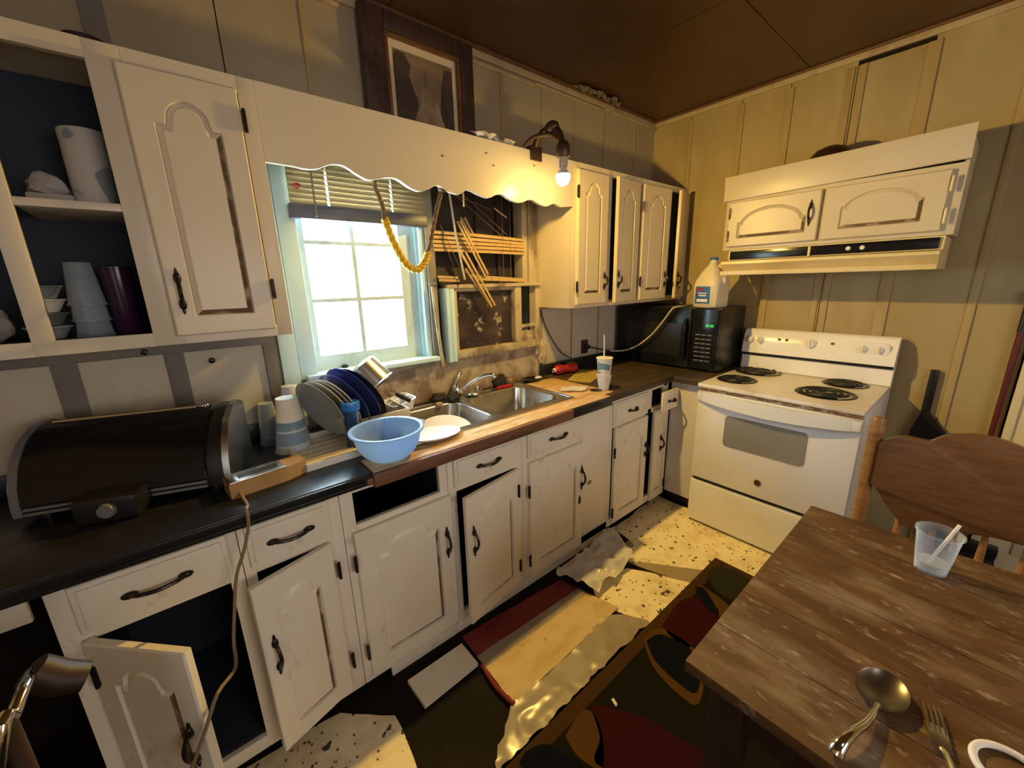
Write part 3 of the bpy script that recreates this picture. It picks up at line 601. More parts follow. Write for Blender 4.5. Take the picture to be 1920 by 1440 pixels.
put_door(ur, fx((-.600, UF - .004, 1.380), radians(-3)), .300, .715, (.275, .13, .06), [(-.004, .12), (-.004, .58)], **kw)
w = .215; xf = M.Translation((-.020, UF - .004, 1.378)) @ M.Rotation(radians(13), 4, 'Z') @ M.Translation((-w, 0, 0)); put_door(ur, xf, w, .715, (.03, .13, .06), [], **kw)
obj('lining', G().box(-.9, -.06, -.28, -.27, 1.40, 2.09), 'inside', ur)

# scalloped valance
pts = []
key = [(-2.700, 1.906), (-2.62, 1.905), (-2.585, 1.902), (-2.545, 1.908), (-2.50, 1.928), (-2.455, 1.930), (-2.41, 1.908), (-2.37, 1.895), (-2.33, 1.905), (-2.29, 1.914), (-2.255, 1.912), (-2.21, 1.890), (-2.165, 1.880), (-2.12, 1.893), (-2.08, 1.912), (-2.03, 1.895), (-1.975, 1.888), (-1.93, 1.912), (-1.87, 1.898), (-1.82, 1.890), (-1.775, 1.908), (-1.735, 1.913), (-1.69, 1.895), (-1.63, 1.888), (-1.58, 1.905), (-1.545, 1.909), (-1.50, 1.895), (-1.45, 1.888), (-1.41, 1.903), (-1.385, 1.906), (-1.345, 1.895), (-1.30, 1.900), (-1.247, 1.906)]
c = bez([(x, z, 0) for x, z in key], 3)
va = thing('window_valance', 'scalloped white board bridging the two upper cabinets over the windows', 'valance', (-1.97, UF, 1.9))
g = G(); top = 2.13
for i in range(len(c) - 1):
    a, b = c[i], c[i + 1]; q = [(a.x, a.y), (b.x, b.y), (b.x, top), (a.x, top)]
    F_ = [g.b.verts.new((x, UF, z)) for x, z in q]; B_ = [g.b.verts.new((x, UF + .018, z)) for x, z in q]
    g._f(F_); g._f(B_[::-1]); g._f([F_[0], B_[0], B_[1], F_[1]]); g._f([F_[3], F_[2], B_[2], B_[3]])
    if i == 0: g._f([F_[0], F_[3], B_[3], B_[0]])
    if i == len(c) - 2: g._f([F_[1], B_[1], B_[2], F_[2]])
bmesh.ops.remove_doubles(g.b, verts=list(g.b.verts), dist=1e-5)
obj('board', g, 'paint_up', va)
g = G()
for p in [(-2.048,-0.308,2.026),(-1.784,-0.308,2.029),(-1.823,-0.308,2.073),(-1.533,-0.308,2.066)]: g.ball(p, .006, 1, (1.2, .3, .8))
obj('nail_hole', g, 'grime_shade', va)

# ------------------------------------------------------------------ cabinet over the range hood, and the hood
HX = -.32
hc = thing('hood_cabinet', 'wide cream wall cabinet with two arched doors above the range hood', 'cabinet', (-.16, -1.21, 1.672))
R90 = -pi / 2
g = G(); g.box(HX, HX + .02, -1.700, -.722, 1.672, 1.965, .0015); obj('face_frame', g, 'paint_hood', hc)
g = G(); g.box(HX + .021, -.018, -1.698, -.724, 1.674, 1.69); g.box(HX + .021, -.018, -1.698, -1.684, 1.69, 2.07); g.box(HX + .021, -.018, -.738, -.724, 1.69, 2.07); g.box(HX + .021, -.018, -1.684, -.738, 2.055, 2.07); obj('carcass', g, 'paint_hood', hc)
xfh = M.Translation((HX, -1.205, 2.03)) @ M.Rotation(radians(-1.2), 4, 'X') @ M.Translation((-HX, 1.205, -2.03))
g = G(); g.box(HX - .022, HX - .002, -1.702, -.708, 1.963, 2.098, .002, xfh); obj('fascia', g, 'paint_hood', hc)
put_door(hc, fx((HX, -.745, 1.692), R90), .455, .250, (.415, .14, .075), [(.008, .06), (.008, .19)], m='paint_hood', hm='grime_shade', mx=.055, mb=.045, sh=.115, pk=.042, style='arch')
put_door(hc, fx((HX, -1.218, 1.692), R90), .440, .250, None, [(.446, .06), (.446, .19)], m='paint_hood', hm='paint_hood', mx=.07, mb=.045, sh=.10, pk=.04, style='arch')
hd = thing('range_hood', 'cream range hood with a black control strip over the stove', 'range hood', (-.2, -1.22, 1.525))
prof = [(-.02, 1.670), (-.325, 1.670), (-.328, 1.612), (-.425, 1.603), (-.428, 1.588), (-.385, 1.550), (-.425, 1.548), (-.425, 1.526), (-.02, 1.526)]
g = G().prism(prof, lambda u, v, d: V((u, d, v)), -1.68, -.765); obj('body', g, 'hood', hd, smooth=20)
obj('control_strip', G().box(-.336, -.326, -1.665, -.775, 1.616, 1.664, .002), 'blackgloss', hd)
for y in (-1.345, -1.40): obj('button', G().lathe([(0, .008), (.009, .008), (.011, 0)], M.Translation((-.336, y, 1.640)) @ M.Rotation(-pi / 2, 4, 'Y'), 14), 'whiteplastic', hd)
obj('strip_clip', G().box(-.342, -.334, -1.187, -1.175, 1.612, 1.662, .002), 'hood', hd)
obj('light_lens', G().box(-.40, -.06, -1.58, -.85, 1.5235, 1.5262, .001), 'creamplastic', hd)

# ------------------------------------------------------------------ stove
sv = thing('electric_stove', 'white four coil electric stove against the right wall', 'stove', (-.37, -1.206, 0))
S0, S1 = -.828, -1.585
g = G(); g.box(-.655, -.03, S1 + .002, S0 - .002, .03, .885, .004); obj('body', g, 'enamel', sv)
for x in (-.60, -.10):
    for y in (S0 - .05, S1 + .05): obj('foot', G().lathe([(.018, 0), (.018, .03)], M.Translation((x, y, 0)), 12), 'black', sv)
g = G(); g.box(-.718, -.035, S1, S0, .893, .915, .006); obj('cooktop', g, 'enamel_top', sv)
obj('vent_gap', G().box(-.690, -.64, S1 + .008, S0 - .008, .868, .893), 'rust', sv)
od = obj('oven_door', G().box(-.705, -.657, S1 + .002, S0 - .002, .318, .868, .008), 'enamel', sv)
g = G().prism(rrect(-1.390, -.997, .570, .752, .022), lambda u, v, d: V((d, u, v)), -.7085, -.700); obj('window', g, 'ovenglass', od)
g = G(); N_ = 24
top_, bot_ = [], []
for i in range(N_ + 1):
    t = i / N_; y = S0 - .004 + (S1 - S0 + .008) * t; bow = sin(pi * t); top_.append((y, .866)); bot_.append((y, .815 - .022 * bow))
for i in range(N_):
    for (a, b, xo0, xo1) in ((i, i + 1, None, None),):
        bo = lambda k: -.712 - .040 * sin(pi * k / N_) ** .6
        q = [V((bo(a) + .004, top_[a][0], top_[a][1])), V((bo(b) + .004, top_[b][0], top_[b][1])), V((bo(b), bot_[b][0], bot_[b][1])), V((bo(a), bot_[a][0], bot_[a][1]))]
        r = [p + V((.018, 0, 0)) for p in q]
        F_ = [g.b.verts.new(p) for p in q]; B_ = [g.b.verts.new(p) for p in r]; g._f(F_); g._f(B_[::-1]); g._f([F_[0], B_[0], B_[1], F_[1]]); g._f([F_[3], F_[2], B_[2], B_[3]])
        if i == 0: g._f([F_[0], F_[3], B_[3], B_[0]])
        if i == N_ - 1: g._f([F_[1], B_[1], B_[2], F_[2]])
bmesh.ops.remove_doubles(g.b, verts=list(g.b.verts), dist=1e-5); g.box(-.722, -.70, S0 - .04, S0 - .004, .815, .866, .004); g.box(-.722, -.70, S1 + .004, S1 + .04, .815, .866, .004); obj('handle', g, 'whiteplastic', od)
RL = M.Translation((-.706, -1.200, .408)) @ M.Rotation(-pi / 2, 4, 'Y')
g = G().lathe([(0, .003), (.012, .003), (.0135, .004), (.0165, .004), (.018, .0)], RL, 28); g.tube(bez([RL @ V((-.005, .006, .004)), RL @ V((.004, .002, .004)), RL @ V((-.004, -.003, .004)), RL @ V((.006, -.006, .004))], 4), .0012, 6); obj('round_badge', g, 'brass', od)
obj('drawer', G().box(-.703, -.657, S1 + .002, S0 - .002, .022, .292, .008), 'enamel', sv)
obj('shadow_gap', G().box(-.675, -.650, S1 + .004, S0 - .004, .292, .318), 'black', sv)
bgp = [(-.034, .915), (-.105, .917), (-.098, 1.005), (-.090, 1.012), (-.090, 1.020), (-.118, 1.026), (-.112, 1.10), (-.088, 1.165), (-.070, 1.178), (-.034, 1.178)]
g = G().prism(bgp, lambda u, v, d: V((u, d, v)), S1, S0); bk_ = obj('backguard', g, 'enamel', sv, smooth=40)
obj('trim_strip', G().box(-.108, -.085, S1 + .004, S0 - .004, 1.009, 1.021), 'black', sv)
for y in (-.872, -.930, -1.200, -1.445, -1.513):
    r = .030 if y == -1.2 else .022
    xk = M.Translation((-.108, y, 1.115)) @ M.Rotation(-pi / 2 + radians(-10), 4, 'Y')
    kn = obj('knob', G().lathe([(0, .022), (r * .72, .020), (r * .8, .006), (r, .004), (r, 0)], xk, 24), 'whiteplastic', sv)
    obj('knob_grip', G().box(-r * .75, r * .75, -.004, .004, .020, .028, .002, xk), 'whiteplastic', kn)
g = G().prism(rrect(-1.555, -1.405, 1.085, 1.145, .02), lambda u, v, d: V((d, u, v)), -.116, -.106); obj('knob_plate', g, 'enamel', sv)
for y in (-1.035, -1.075, -1.305): obj('indicator_light', G().box(-.114, -.105, y - .006, y + .006, 1.118, 1.130), 'brass', sv)
for cx, cy, r in ((-.49, -.955, .100), (-.18, -.965, .122), (-.485, -1.385, .124), (-.19, -1.41, .098)):
    bo = obj('burner', G().lathe([(r + .008, .0005), (r + .004, .004), (r - .004, .003), (r * .55, -.014), (.02, -.016), (0, -.016)], M.Translation((cx, cy, .9152)), 36), 'burnt', sv)
    sp = []
    for i in range(120): a = i / 119 * 2 * pi * 3.6; rr = .022 + (r - .03) * i / 119; sp.append((cx + rr * cos(a), cy + rr * sin(a), .9225))
    obj('coil', G().tube(sp, .0055, 6), 'coil', bo)

# ------------------------------------------------------------------ microwave, milk jug
mw = thing('microwave', 'big black microwave standing in the counter corner', 'microwave', (-.23, -.41, .914))
MX, MY0, MY1 = -.425, -.792, -.040
obj('body', G().box(MX + .03, -.03, MY0, MY1, .926, 1.325, .004), 'black', mw)
md = obj('door', G().box(MX, MX + .029, -.615, MY1, .930, 1.322, .006), 'blackgloss', mw)
obj('window', G().box(MX - .002, MX, -.55, -.13, 1.00, 1.22, .001), 'black', md)
obj('handle', G().tube(bez([(MX + .005, -.585, 1.25), (MX - .03, -.585, 1.22), (MX - .034, -.585, 1.12), (MX - .03, -.585, 1.02), (MX + .005, -.585, .99)], 4), .011, 10), 'blackgloss', md)
cp = obj('control_panel', G().box(MX, MX + .029, MY0, -.618, .930, 1.322, .006), 'blackgloss', mw)
for j in range(7):
    for i in range(3): obj('button', G().box(MX - .0015, MX, -.752 + i * .037, -.722 + i * .037, .985 + j * .028, .992 + j * .028), 'greyplastic', cp)
g = G()
for k, dy in enumerate((0, .012, .028, .040)):
    g.box(MX - .002, MX, -.712 - dy - .007, -.712 - dy - .005, 1.208, 1.224); g.box(MX - .002, MX, -.712 - dy - .001, -.712 - dy + .001, 1.208, 1.224); g.box(MX - .002, MX, -.712 - dy - .007, -.712 - dy, 1.222, 1.2245)
obj('clock_display', g, 'green', cp)
for x in (-.36, -.08):
    for y in (-.74, -.09): obj('foot', G().lathe([(.015, 0), (.015, .0125)], M.Translation((x, y, .9142)), 10), 'black', mw)
jg = thing('milk_jug', 'empty white plastic milk jug with a blue label on top of the microwave', 'jug', (-.350, -.690, 1.3255), rz=radians(-98))
JS = 1.10
def rr_loop(g, hx, hy, r, z): return [g.b.verts.new((x, y, z)) for x, y in rrect(-hx, hx, -hy, hy, r, 4)]
g = G(); Ls = []
for hx, hy, r, z in ((.060, .060, .03, 0), (.074, .074, .032, .010), (.076, .076, .032, .13), (.072, .072, .035, .155), (.052, .056, .035, .20), (.032, .032, .03, .235), (.021, .021, .02, .250), (.019, .019, .018, .268)):
    Ls.append(rr_loop(g, hx * JS, hy * JS, r * JS, z * JS))
for a, b in zip(Ls, Ls[1:]):
    for i in range(len(a)): g._f([a[i], a[(i + 1) % len(a)], b[(i + 1) % len(a)], b[i]])
g._f(Ls[0][::-1]); g._f(Ls[-1]); obj('body', g, 'milkjug', jg, world=False, smooth=60)
obj('handle', G().tube(bez([(.040, 0, .262), (.072, .0, .240), (.083, .0, .195), (.076, .0, .15)], 5), .013, 10), 'milkjug', jg, world=False)
obj('cap', G().lathe([(.020, .292), (.023, .294), (.023, .309), (.020, .311), (0, .311)], M.Identity(4), 20), 'labelblue', jg, world=False)
lb = obj('label', G().box(-.052, .045, -.0855, -.0835, .03, .135, .0005), 'labelblue', jg, world=False)
g = G(); g.box(-.040, .032, -.0865, -.0856, .040, .058); g.box(-.03, .02, -.0865, -.0856, .075, .083); g.box(-.035, .025, -.0865, -.0856, .090, .096); obj('label_print', g, 'whiteplastic', lb, world=False)
obj('label_mark', G().box(-.040, -.005, -.0865, -.0856, .108, .126), 'red', lb, world=False)

# ------------------------------------------------------------------ lamp with the bare bulb
BC = V((-1.535, -.500, 1.975))
lp = thing('bulb_lamp', 'swivel lamp with a bare lit bulb clamped on top of the valance', 'lamp', (-1.56, UF, 2.13))
obj('clamp', G().box(-1.56, -1.49, UF - .004, UF + .03, 2.126, 2.150, .004).box(-1.56, -1.49, UF - .012, UF - .003, 2.085, 2.150, .003), 'brass', lp)
obj('arm', G().tube(bez([(-1.525, UF + .005, 2.145), (-1.530, -.345, 2.185), (-1.535, -.42, 2.200), (-1.537, -.475, 2.165), (-1.537, -.495, 2.12)], 5), .015, 10), 'brass', lp)
obj('swivel', G().ball((-1.535, -.43, 2.195), .030, 2, (1, 1.3, 1)), 'brass', lp)
obj('brace', G().tube(bez([(-1.60, UF - .002, 2.137), (-1.585, -.36, 2.165), (-1.55, -.43, 2.165), (-1.538, -.485, 2.13)], 5), .009, 8), 'brass', lp)
obj('shade_cap', G().lathe([(0, .150), (.018, .148), (.030, .130), (.033, .100), (.031, .085), (.0, .084)], M.Translation(BC), 24), 'brass', lp)
obj('socket', G().lathe([(.0001, .0835), (.021, .083), (.022, .055), (.020, .042), (.0001, .0415)], M.Translation(BC), 20), 'cordwhite', lp)
obj('bulb', G().lathe([(.0001, -.036), (.014, -.033), (.025, -.024), (.032, -.008), (.033, .003), (.031, .012), (0.0001, .0125)], M.Translation(BC), 24), 'bulb', lp)
obj('bulb_base', G().lathe([(.0001, .0126), (.0308, .0126), (.027, .017), (.020, .030), (.015, .040), (.0001, .041)], M.Translation(BC), 24), 'foam', lp)
ld = bpy.data.lights.new('bulb_light', 'POINT'); ld.energy = BULB_W; ld.color = (1.0, 0.645, 0.145); ld.shadow_soft_size = .018
ld.use_nodes = True; ln = ld.node_tree.nodes; lf = ln.new('ShaderNodeLightFalloff'); lf.inputs['Strength'].default_value = 1.0; ad = ln.new('ShaderNodeMath'); ad.operation = 'MULTIPLY_ADD'; ad.inputs[1].default_value = 0.95; ld.node_tree.links.new(lf.outputs['Constant'], ad.inputs[0]); ld.node_tree.links.new(lf.outputs['Linear'], ad.inputs[2]); ld.node_tree.links.new(ad.outputs[0], ln['Emission'].inputs['Strength'])
lo = bpy.data.objects.new('bulb_light', ld); COL.objects.link(lo); lo.location = BC - V((0, 0, .004))
obj('pull_chain', G().tube([(-1.560, -.505, 2.06), (-1.562, -.507, 2.01)], .002, 5), 'brass', lp)

# ------------------------------------------------------------------ picture
pf = thing('framed_picture', 'old sepia print in a wide dark wooden frame above the window', 'picture', (-1.96, -.01, 2.11))
FX0, FX1, FZ0, FZ1 = -2.235, -1.692, 2.11, 2.615
IX0, IX1, IZ1, IZ0 = -2.135, -1.765, 2.545, 2.17
for a, nm in (((FX0, IX0, FZ0, FZ1), 0), ((IX1, FX1, FZ0, FZ1), 0), ((IX0, IX1, IZ1, FZ1), 0), ((IX0, IX1, FZ0, IZ0), 0)):
    obj('frame_side', G().box(a[0], a[1], -.055, -.012, a[2], a[3], .006), 'walnut', pf)
g = G(); L_ = .014
g.box(IX0, IX0 + L_, -.05, -.02, IZ0, IZ1, .003); g.box(IX1 - L_, IX1, -.05, -.02, IZ0, IZ1, .003); g.box(IX0 + L_, IX1 - L_, -.05, -.02, IZ1 - L_, IZ1, .003); g.box(IX0 + L_, IX1 - L_, -.05, -.02, IZ0, IZ0 + L_, .003); obj('lip', g, 'oak_panel', pf)
obj('mat_board', G().box(IX0 + .01, IX1 - .01, -.028, -.024, IZ0 + .01, IZ1 - .01), 'mat_card', pf)
PX0, PX1, PZ0, PZ1 = -2.095, -1.800, 2.19, 2.500
pr = obj('print', G().box(PX0, PX1, -.0295, -.028, PZ0, PZ1), mat('sepia_print', (0.22, 0.155, 0.095), .8, layers=[((.13, .085, .05), 7, .42, .62, I1, 5, .7)]), pf)
sd, sm = mat('sepia_dark', (.050, .032, .026), .8, layers=[((.09, .06, .04), 20, .5, .7, I1, 4, .7)]), mat('sepia_mid', (.15, .095, .060), .8, layers=[((.25, .17, .11), 14, .5, .7, I1, 4, .7)])
def flat(name, pts, m, y=-.0300):
    g = G().prism(pts, lambda u, v, d: V((PX0 + u * (PX1 - PX0), d, PZ0 + v * (PZ1 - PZ0))), y, -.0294); return obj(name, g, m, pr, smooth=0)
flat('dark_trees', [(0, .1), (.38, .12), (.36, .45), (.30, .55), (.24, .72), (.27, .85), (.18, .97), (.04, .98), (0, .9)], sd)
flat('dark_trees', [(.72, .05), (1, .05), (1, .95), (.86, .94), (.80, .75), (.76, .45)], sd)
flat('distant_spire', [(.46, .55), (.50, .86), (.52, .86), (.56, .58)], sm)
flat('pale_rocks', [(.2, 0), (.9, 0), (.78, .25), (.70, .5), (.62, .38), (.55, .62), (.45, .64), (.40, .4), (.30, .2)], mat('sepia_pale', (.34, .245, .155), .8, layers=[((.16, .10, .06), 9, .45, .65, I1, 5, .8)]), -.0304)

# ------------------------------------------------------------------ blinds and rope
bl = thing('window_blind', 'beige venetian blind pulled half up over the bright window', 'blind', (-2.29, -.04, 1.76))
def slat(x0, x1, z, y=-.035, holes=(-2.44, -2.165), tilt=62, wd=.026):
    xf = M.Translation((0, y, z)) @ M.Rotation(radians(tilt), 4, 'X'); g = G(); xs = [x0] + [c for h in holes for c in (h - .004, h + .004)] + [x1]
    for a, b in zip(xs[::2], xs[1::2]): g.box(a, b, -wd / 2, wd / 2, -.0012, .0012, 0, xf)
    for h in holes: g.box(h - .004, h + .004, wd / 2 - .007, wd / 2, -.0012, .0012, 0, xf)
    return g
for i in range(11): obj('slat', slat(-2.585, -2.003, 1.850 + .0195 * i), 'slat', bl)
obj('rail', G().box(-2.592, -1.998, -.052, -.014, 1.782, 1.838, .008), 'rail_dark', bl)
obj('headrail', G().box(-2.592, -1.998, -.055, -.012, 2.062, 2.095, .004), 'slat', bl)
for x in (-2.44, -2.165): obj('lift_cord', G().tube([(x, -.035, 1.79), (x, -.035, 2.065)], .0012, 5), 'cordwhite', bl)
obj('tilt_wand', G().tube([(-2.50, -.065, 2.06), (-2.502, -.066, 1.79)], .004, 6), 'casing', bl)
obj('red_mark', G().ball((-2.555, -.052, 1.90), .012, 1, (1.2, .25, 1)), 'red', bl)

bb = thing('broken_blind', 'broken tan venetian blind with fallen slats in the dark window', 'blind', (-1.66, -.02, 1.5))
g = G()
for i, (zl, zr) in enumerate(((1.765, 1.752), (1.743, 1.733), (1.722, 1.717), (1.702, 1.699), (1.683, 1.678))):
    g = G(); P = [V((-1.962, -.028, zl)), V((-1.75, -.030, zl - .001)), V((-1.55, -.030, (zl + zr) / 2)), V((-1.355, -.028, zr))]
    for a, b in zip(P, P[1:]):
        d = V((0, 0, .007)); q = [a - d, b - d, b + d, a + d]; F_ = [g.b.verts.new(p) for p in q]; B_ = [g.b.verts.new(p + V((0, .020, .006))) for p in q]
        g._f(F_); g._f(B_[::-1]); g._f([F_[3], F_[2], B_[2], B_[3]]); g._f([F_[0], B_[0], B_[1], F_[1]])
        g._f([F_[0], F_[3], B_[3], B_[0]]); g._f([F_[1], B_[1], B_[2], F_[2]])
    obj('slat', g, 'slat_tan', bb)
def stick(a, b, wd=.020, th=.003, m='slat_tan', nm='fallen_slat'):
    a, b = V(a), V(b); d = (b - a); L = d.length; d.normalize(); n = V((0, -1, 0)); s = d.cross(n); s.normalize(); n = s.cross(d)
    xf = M(((d.x, s.x, n.x, a.x), (d.y, s.y, n.y, a.y), (d.z, s.z, n.z, a.z), (0, 0, 0, 1))); return obj(nm, G().box(0, L, -wd / 2, wd / 2, -th / 2, th / 2, .001, xf), m, bb)
stick((-1.835, -.060, 1.820), (-1.668, -.056, 1.548), .012); stick((-1.822, -.066, 1.825), (-1.655, -.062, 1.560), .012)
stick((-1.832, -.070, 1.675), (-1.640, -.066, 1.385), .014); stick((-1.805, -.076, 1.672), (-1.622, -.072, 1.392), .012); stick((-1.80, -.060, 1.590), (-1.645, -.056, 1.392), .011)
stick((-1.79, -.062, 1.84), (-1.735, -.060, 1.757), .010); stick((-1.81, -.058, 1.84), (-1.755, -.056, 1.757), .010); stick((-1.590, -.05, 1.905), (-1.500, -.048, 1.862), .008)
stick((-1.955, -.04, 1.552), (-1.835, -.04, 1.546), .013); stick((-1.955, -.05, 1.536), (-1.835, -.05, 1.530), .013); stick((-1.765, -.042, 1.555), (-1.36, -.042, 1.528), .014); stick((-1.76, -.052, 1.538), (-1.38, -.052, 1.522), .013)
obj('tilt_wand', G().tube([(-1.880, -.07, 1.97), (-1.862, -.082, 1.75), (-1.822, -.082, 1.535)], .0055, 6), 'cordwhite', bb)
g = G()
for a, b in (((-1.86, 1.96), (-1.53, 1.76)), ((-1.80, 1.96), (-1.50, 1.775)), ((-1.86, 1.95), (-1.60, 1.895)), ((-1.93, 1.80), (-1.80, 1.55)), ((-1.90, 1.69), (-1.845, 1.56))): g.tube([(a[0], -.05, a[1]), (b[0], -.045, b[1])], .0014, 5)
for x in (-1.52, -1.465): g.tube([(x, -.03, 1.97), (x, -.03, 1.53)], .0012, 5)
obj('cords', g, 'cordtan', bb)

rp = thing('rope', 'frayed yellow rope looped between two points of the valance', 'rope', (-2.05, -.28, 1.9))
R1 = bez([(-2.308,-0.275,1.77),(-2.292,-0.275,1.712),(-2.263,-0.275,1.642),(-2.226,-0.275,1.59),(-2.183,-0.275,1.579),(-2.147,-0.275,1.612),(-2.129,-0.275,1.647)], 10)
def twist(g, c, r, k=3, turns=60, off=0):
    for s in range(k):
        P = []
        for i, p in enumerate(c):
            a = 2 * pi * s / k + i * .55; d = (c[min(i + 1, len(c) - 1)] - c[max(i - 1, 0)]).normalized(); n = V((0, 1, 0)); u = d.cross(n).normalized(); P.append(p + r * .55 * (cos(a) * n + sin(a) * u))
        g.tube(P, r * .62, 7)
g = G(); twist(g, R1, .014); obj('yellow_strand', g, 'rope', rp)
R2 = bez([(-2.129,-0.275,1.647),(-2.105,-0.275,1.722),(-2.087,-0.275,1.782),(-2.063,-0.275,1.852),(-2.04,-0.275,1.913)], 8)
g = G(); twist(g, R2, .009); tag(obj('old_strand', g, 'rope_old', rp), 'faded brown end of the rope')
R3 = bez([(-2.336,-0.275,1.882),(-2.321,-0.275,1.842),(-2.312,-0.275,1.805),(-2.308,-0.275,1.766)], 8)
g = G(); twist(g, R3, .008)
for k in range(9):
    a = R3[0] + V((random.uniform(-.012, .012), random.uniform(-.01, .0), .03)); g.tube([R3[4], a], [.003, .0012], 5)
tag(obj('frayed_end', g, 'rope_old', rp), 'frayed brown end of the rope')
obj('knot', G().ball((-2.044,-0.285,1.906), .016, 2, (1.3, 1, .8), .5), 'rope_old', rp)
obj('price_tag', G().box(-1.945, -1.938, -.287, -.284, 1.845, 1.90), 'tornwhite', rp)

obj('apron', G().box(-3.95, -3.375, -.60, -.585, .800, .872, .002), 'paint', ct)

# ------------------------------------------------------------------ things on the counter, left to right
ro = thing('countertop_rotisserie', 'long black roll front countertop oven on the left end of the counter', 'oven', (-3.200, -.362, .9142), rz=radians(-19.5))
HW = .252
rp_ = lambda s=1.0, o=0.0: [(.262, .018), (.262, .205), (.215, .226), (.150, .222), (.090, .196), (.045, .150), (.018, .095), (.008, .045), (.008, .018)]
g = G().prism(rp_(), lambda u, v, d: V((d, u, v)), -HW + .02, HW - .05); obj('body', g, 'black', ro, world=False, smooth=50)
dp = bez([(.165, .228, 0), (.100, .206, 0), (.050, .160, 0), (.014, .100, 0), (-.002, .048, 0)], 5)
for nm, off, m in (('curved_door', .004, 'blackgloss'),):
    g = G()
    for a, b in zip(dp, dp[1:]):
        q = [V((-HW + .03, a.x - off, a.y + off)), V((HW - .062, a.x - off, a.y + off)), V((HW - .062, b.x - off, b.y + off)), V((-HW + .03, b.x - off, b.y + off))]
        g._f([g.b.verts.new(p) for p in q]); 
    bmesh.ops.remove_doubles(g.b, verts=list(g.b.verts), dist=1e-5); r = bmesh.ops.solidify(g.b, geom=list(g.b.faces), thickness=.004)
    do = obj(nm, g, m, ro, world=False, smooth=60)
obj('door_handle', G().tube([(-HW + .05, .158, .236), (HW - .10, .158, .236)], .006, 8), 'steel', do, world=False)
g = G().prism([(u, v) for u, v in rp_()], lambda u, v, d: V((d, u * 1.02 - .004, v * 1.02)), HW - .052, HW - .018); obj('end_housing', g, 'black', ro, world=False, smooth=50)
g = G().prism([(u * 1.03 - .006, v * 1.035) for u, v in rp_()], lambda u, v, d: V((d, u, v)), HW - .018, HW); obj('end_cap', g, 'steel', ro, world=False, smooth=50)
g = G().prism([(u * 1.03 - .006, v * 1.035) for u, v in rp_()], lambda u, v, d: V((d, u, v)), -HW, -HW + .02); obj('end_cap', g, 'greyplastic', ro, world=False, smooth=50)
g = G(); g.box(-.225, -.085, -.004, .006, .050, .072, .002); g.box(.06, .19, -.004, .006, .050, .074, .002); g.box(-.225, .19, -.006, .004, .022, .030, .002); g.box(-.225, .19, -.006, .004, .036, .044, .002); obj('grille', g, 'greyplastic', ro, world=False)
cb = obj('control_box', G().box(-.085, .055, -.085, .004, .002, .072, .012), 'black', ro, world=False)
obj('dial', G().lathe([(0, .012), (.018, .011), (.021, 0)], M.Translation((-.01, -.086, .038)) @ M.Rotation(pi / 2, 4, 'X'), 20), 'greyplastic', cb, world=False)
for y in (.03, .24):
    for x in (-.2, .2): obj('foot', G().lathe([(.014, 0), (.014, .019)], M.Translation((x, y, 0)), 10), 'black', ro, world=False)
obj('lid_clip', G().ball((HW - .085, .16, .238), .012, 2, (1.4, .8, .6)), 'chrome', ro, world=False)

wt = thing('wooden_holder', 'small wooden box with a shiny metal slot beside the rotisserie', 'holder', (-2.870, -.470, .9142), rz=radians(7))
g = G().prism([(-.110, -.04), (.050, -.04), (.112, -.02), (.112, .04), (-.110, .04)], lambda u, v, d: V((u, v, d)), 0, .046); obj('body', g, 'woodtray', wt, world=False)
obj('metal_top', G().box(-.108, .045, -.038, .038, .046, .050, .002), 'steel', wt, world=False)
obj('slot', G().box(-.08, .03, -.018, .014, .0495, .0508), 'black', wt, world=False)
c = bez([(-2.955, -.50, .930), (-2.945, -.60, .922)] + [(-2.952,-0.672,0.942),(-2.955,-0.672,0.894),(-2.975,-0.672,0.829),(-3.004,-0.672,0.76),(-3.024,-0.672,0.667),(-3.042,-0.672,0.571)] + [(-3.05, -.75, .55)] + [(-3.09,-0.83,0.574),(-3.128,-0.83,0.491),(-3.168,-0.83,0.41)], 4)
single('cord', G().tube(c, .0045, 7), 'cordtan', 'tan electric cord hanging from the counter past the leftmost drawers', 'cord', (-2.955, -.50, .92), world=True)
single('cord', G().tube(bez([(-2.854,0.032,0.92),(-2.814,-0.022,0.92),(-2.775,-0.075,0.92),(-2.727,-0.219,0.92)], 5), .003, 6), 'cordwhite', 'short white cord on the black counter behind the upturned cups', 'cord', (-2.8, -.04, .92), world=True)

def cup_prof(r0, r1, h, t=.0015, lip=.003): return [(0, .002), (r0 - t, .002), (r1 - t, h), (r1 + lip, h), (r1 + lip, h - .004), (r1, h - .006), (r0, 0), (0, 0)]
UP = lambda loc, h: M.Translation((loc[0], loc[1], loc[2] + h)) @ M.Rotation(pi, 4, 'X')
# upturned printed cups
b = (-2.742, -.225, .9142)
uc = thing('upturned_cup', 'big upturned paper cup with blue bands, front of the cup stack', 'cup', b, group=None)
obj('body', G().lathe(cup_prof(.037, .058, .205), UP(b, .205), 30), 'foam', uc, smooth=40)
for z0, z1 in ((.085, .118), (.030, .078)):
    f = lambda z: .058 - (.021) * z / .205 + .0006
    obj('printed_band', G().lathe([(f(z0), z0), (f((z0 + z1) / 2) + .0002, (z0 + z1) / 2), (f(z1), z1)], M.Translation(b), 30), 'cupblue', uc)
obj('sleeve_cup', G().lathe(cup_prof(.040, .064, .150), UP((b[0], b[1], b[2] + .0), .150), 30), 'clear', uc, smooth=40)
b = (-2.795, -.085, .9142)
single('clear_cup', G().lathe(cup_prof(.026, .040, .165), UP((0, 0, 0), .165), 26), 'clear', 'upturned clear plastic cup, leftmost of the cups by the dish rack', 'cup', b)
b = (-2.700, -.070, .9142)
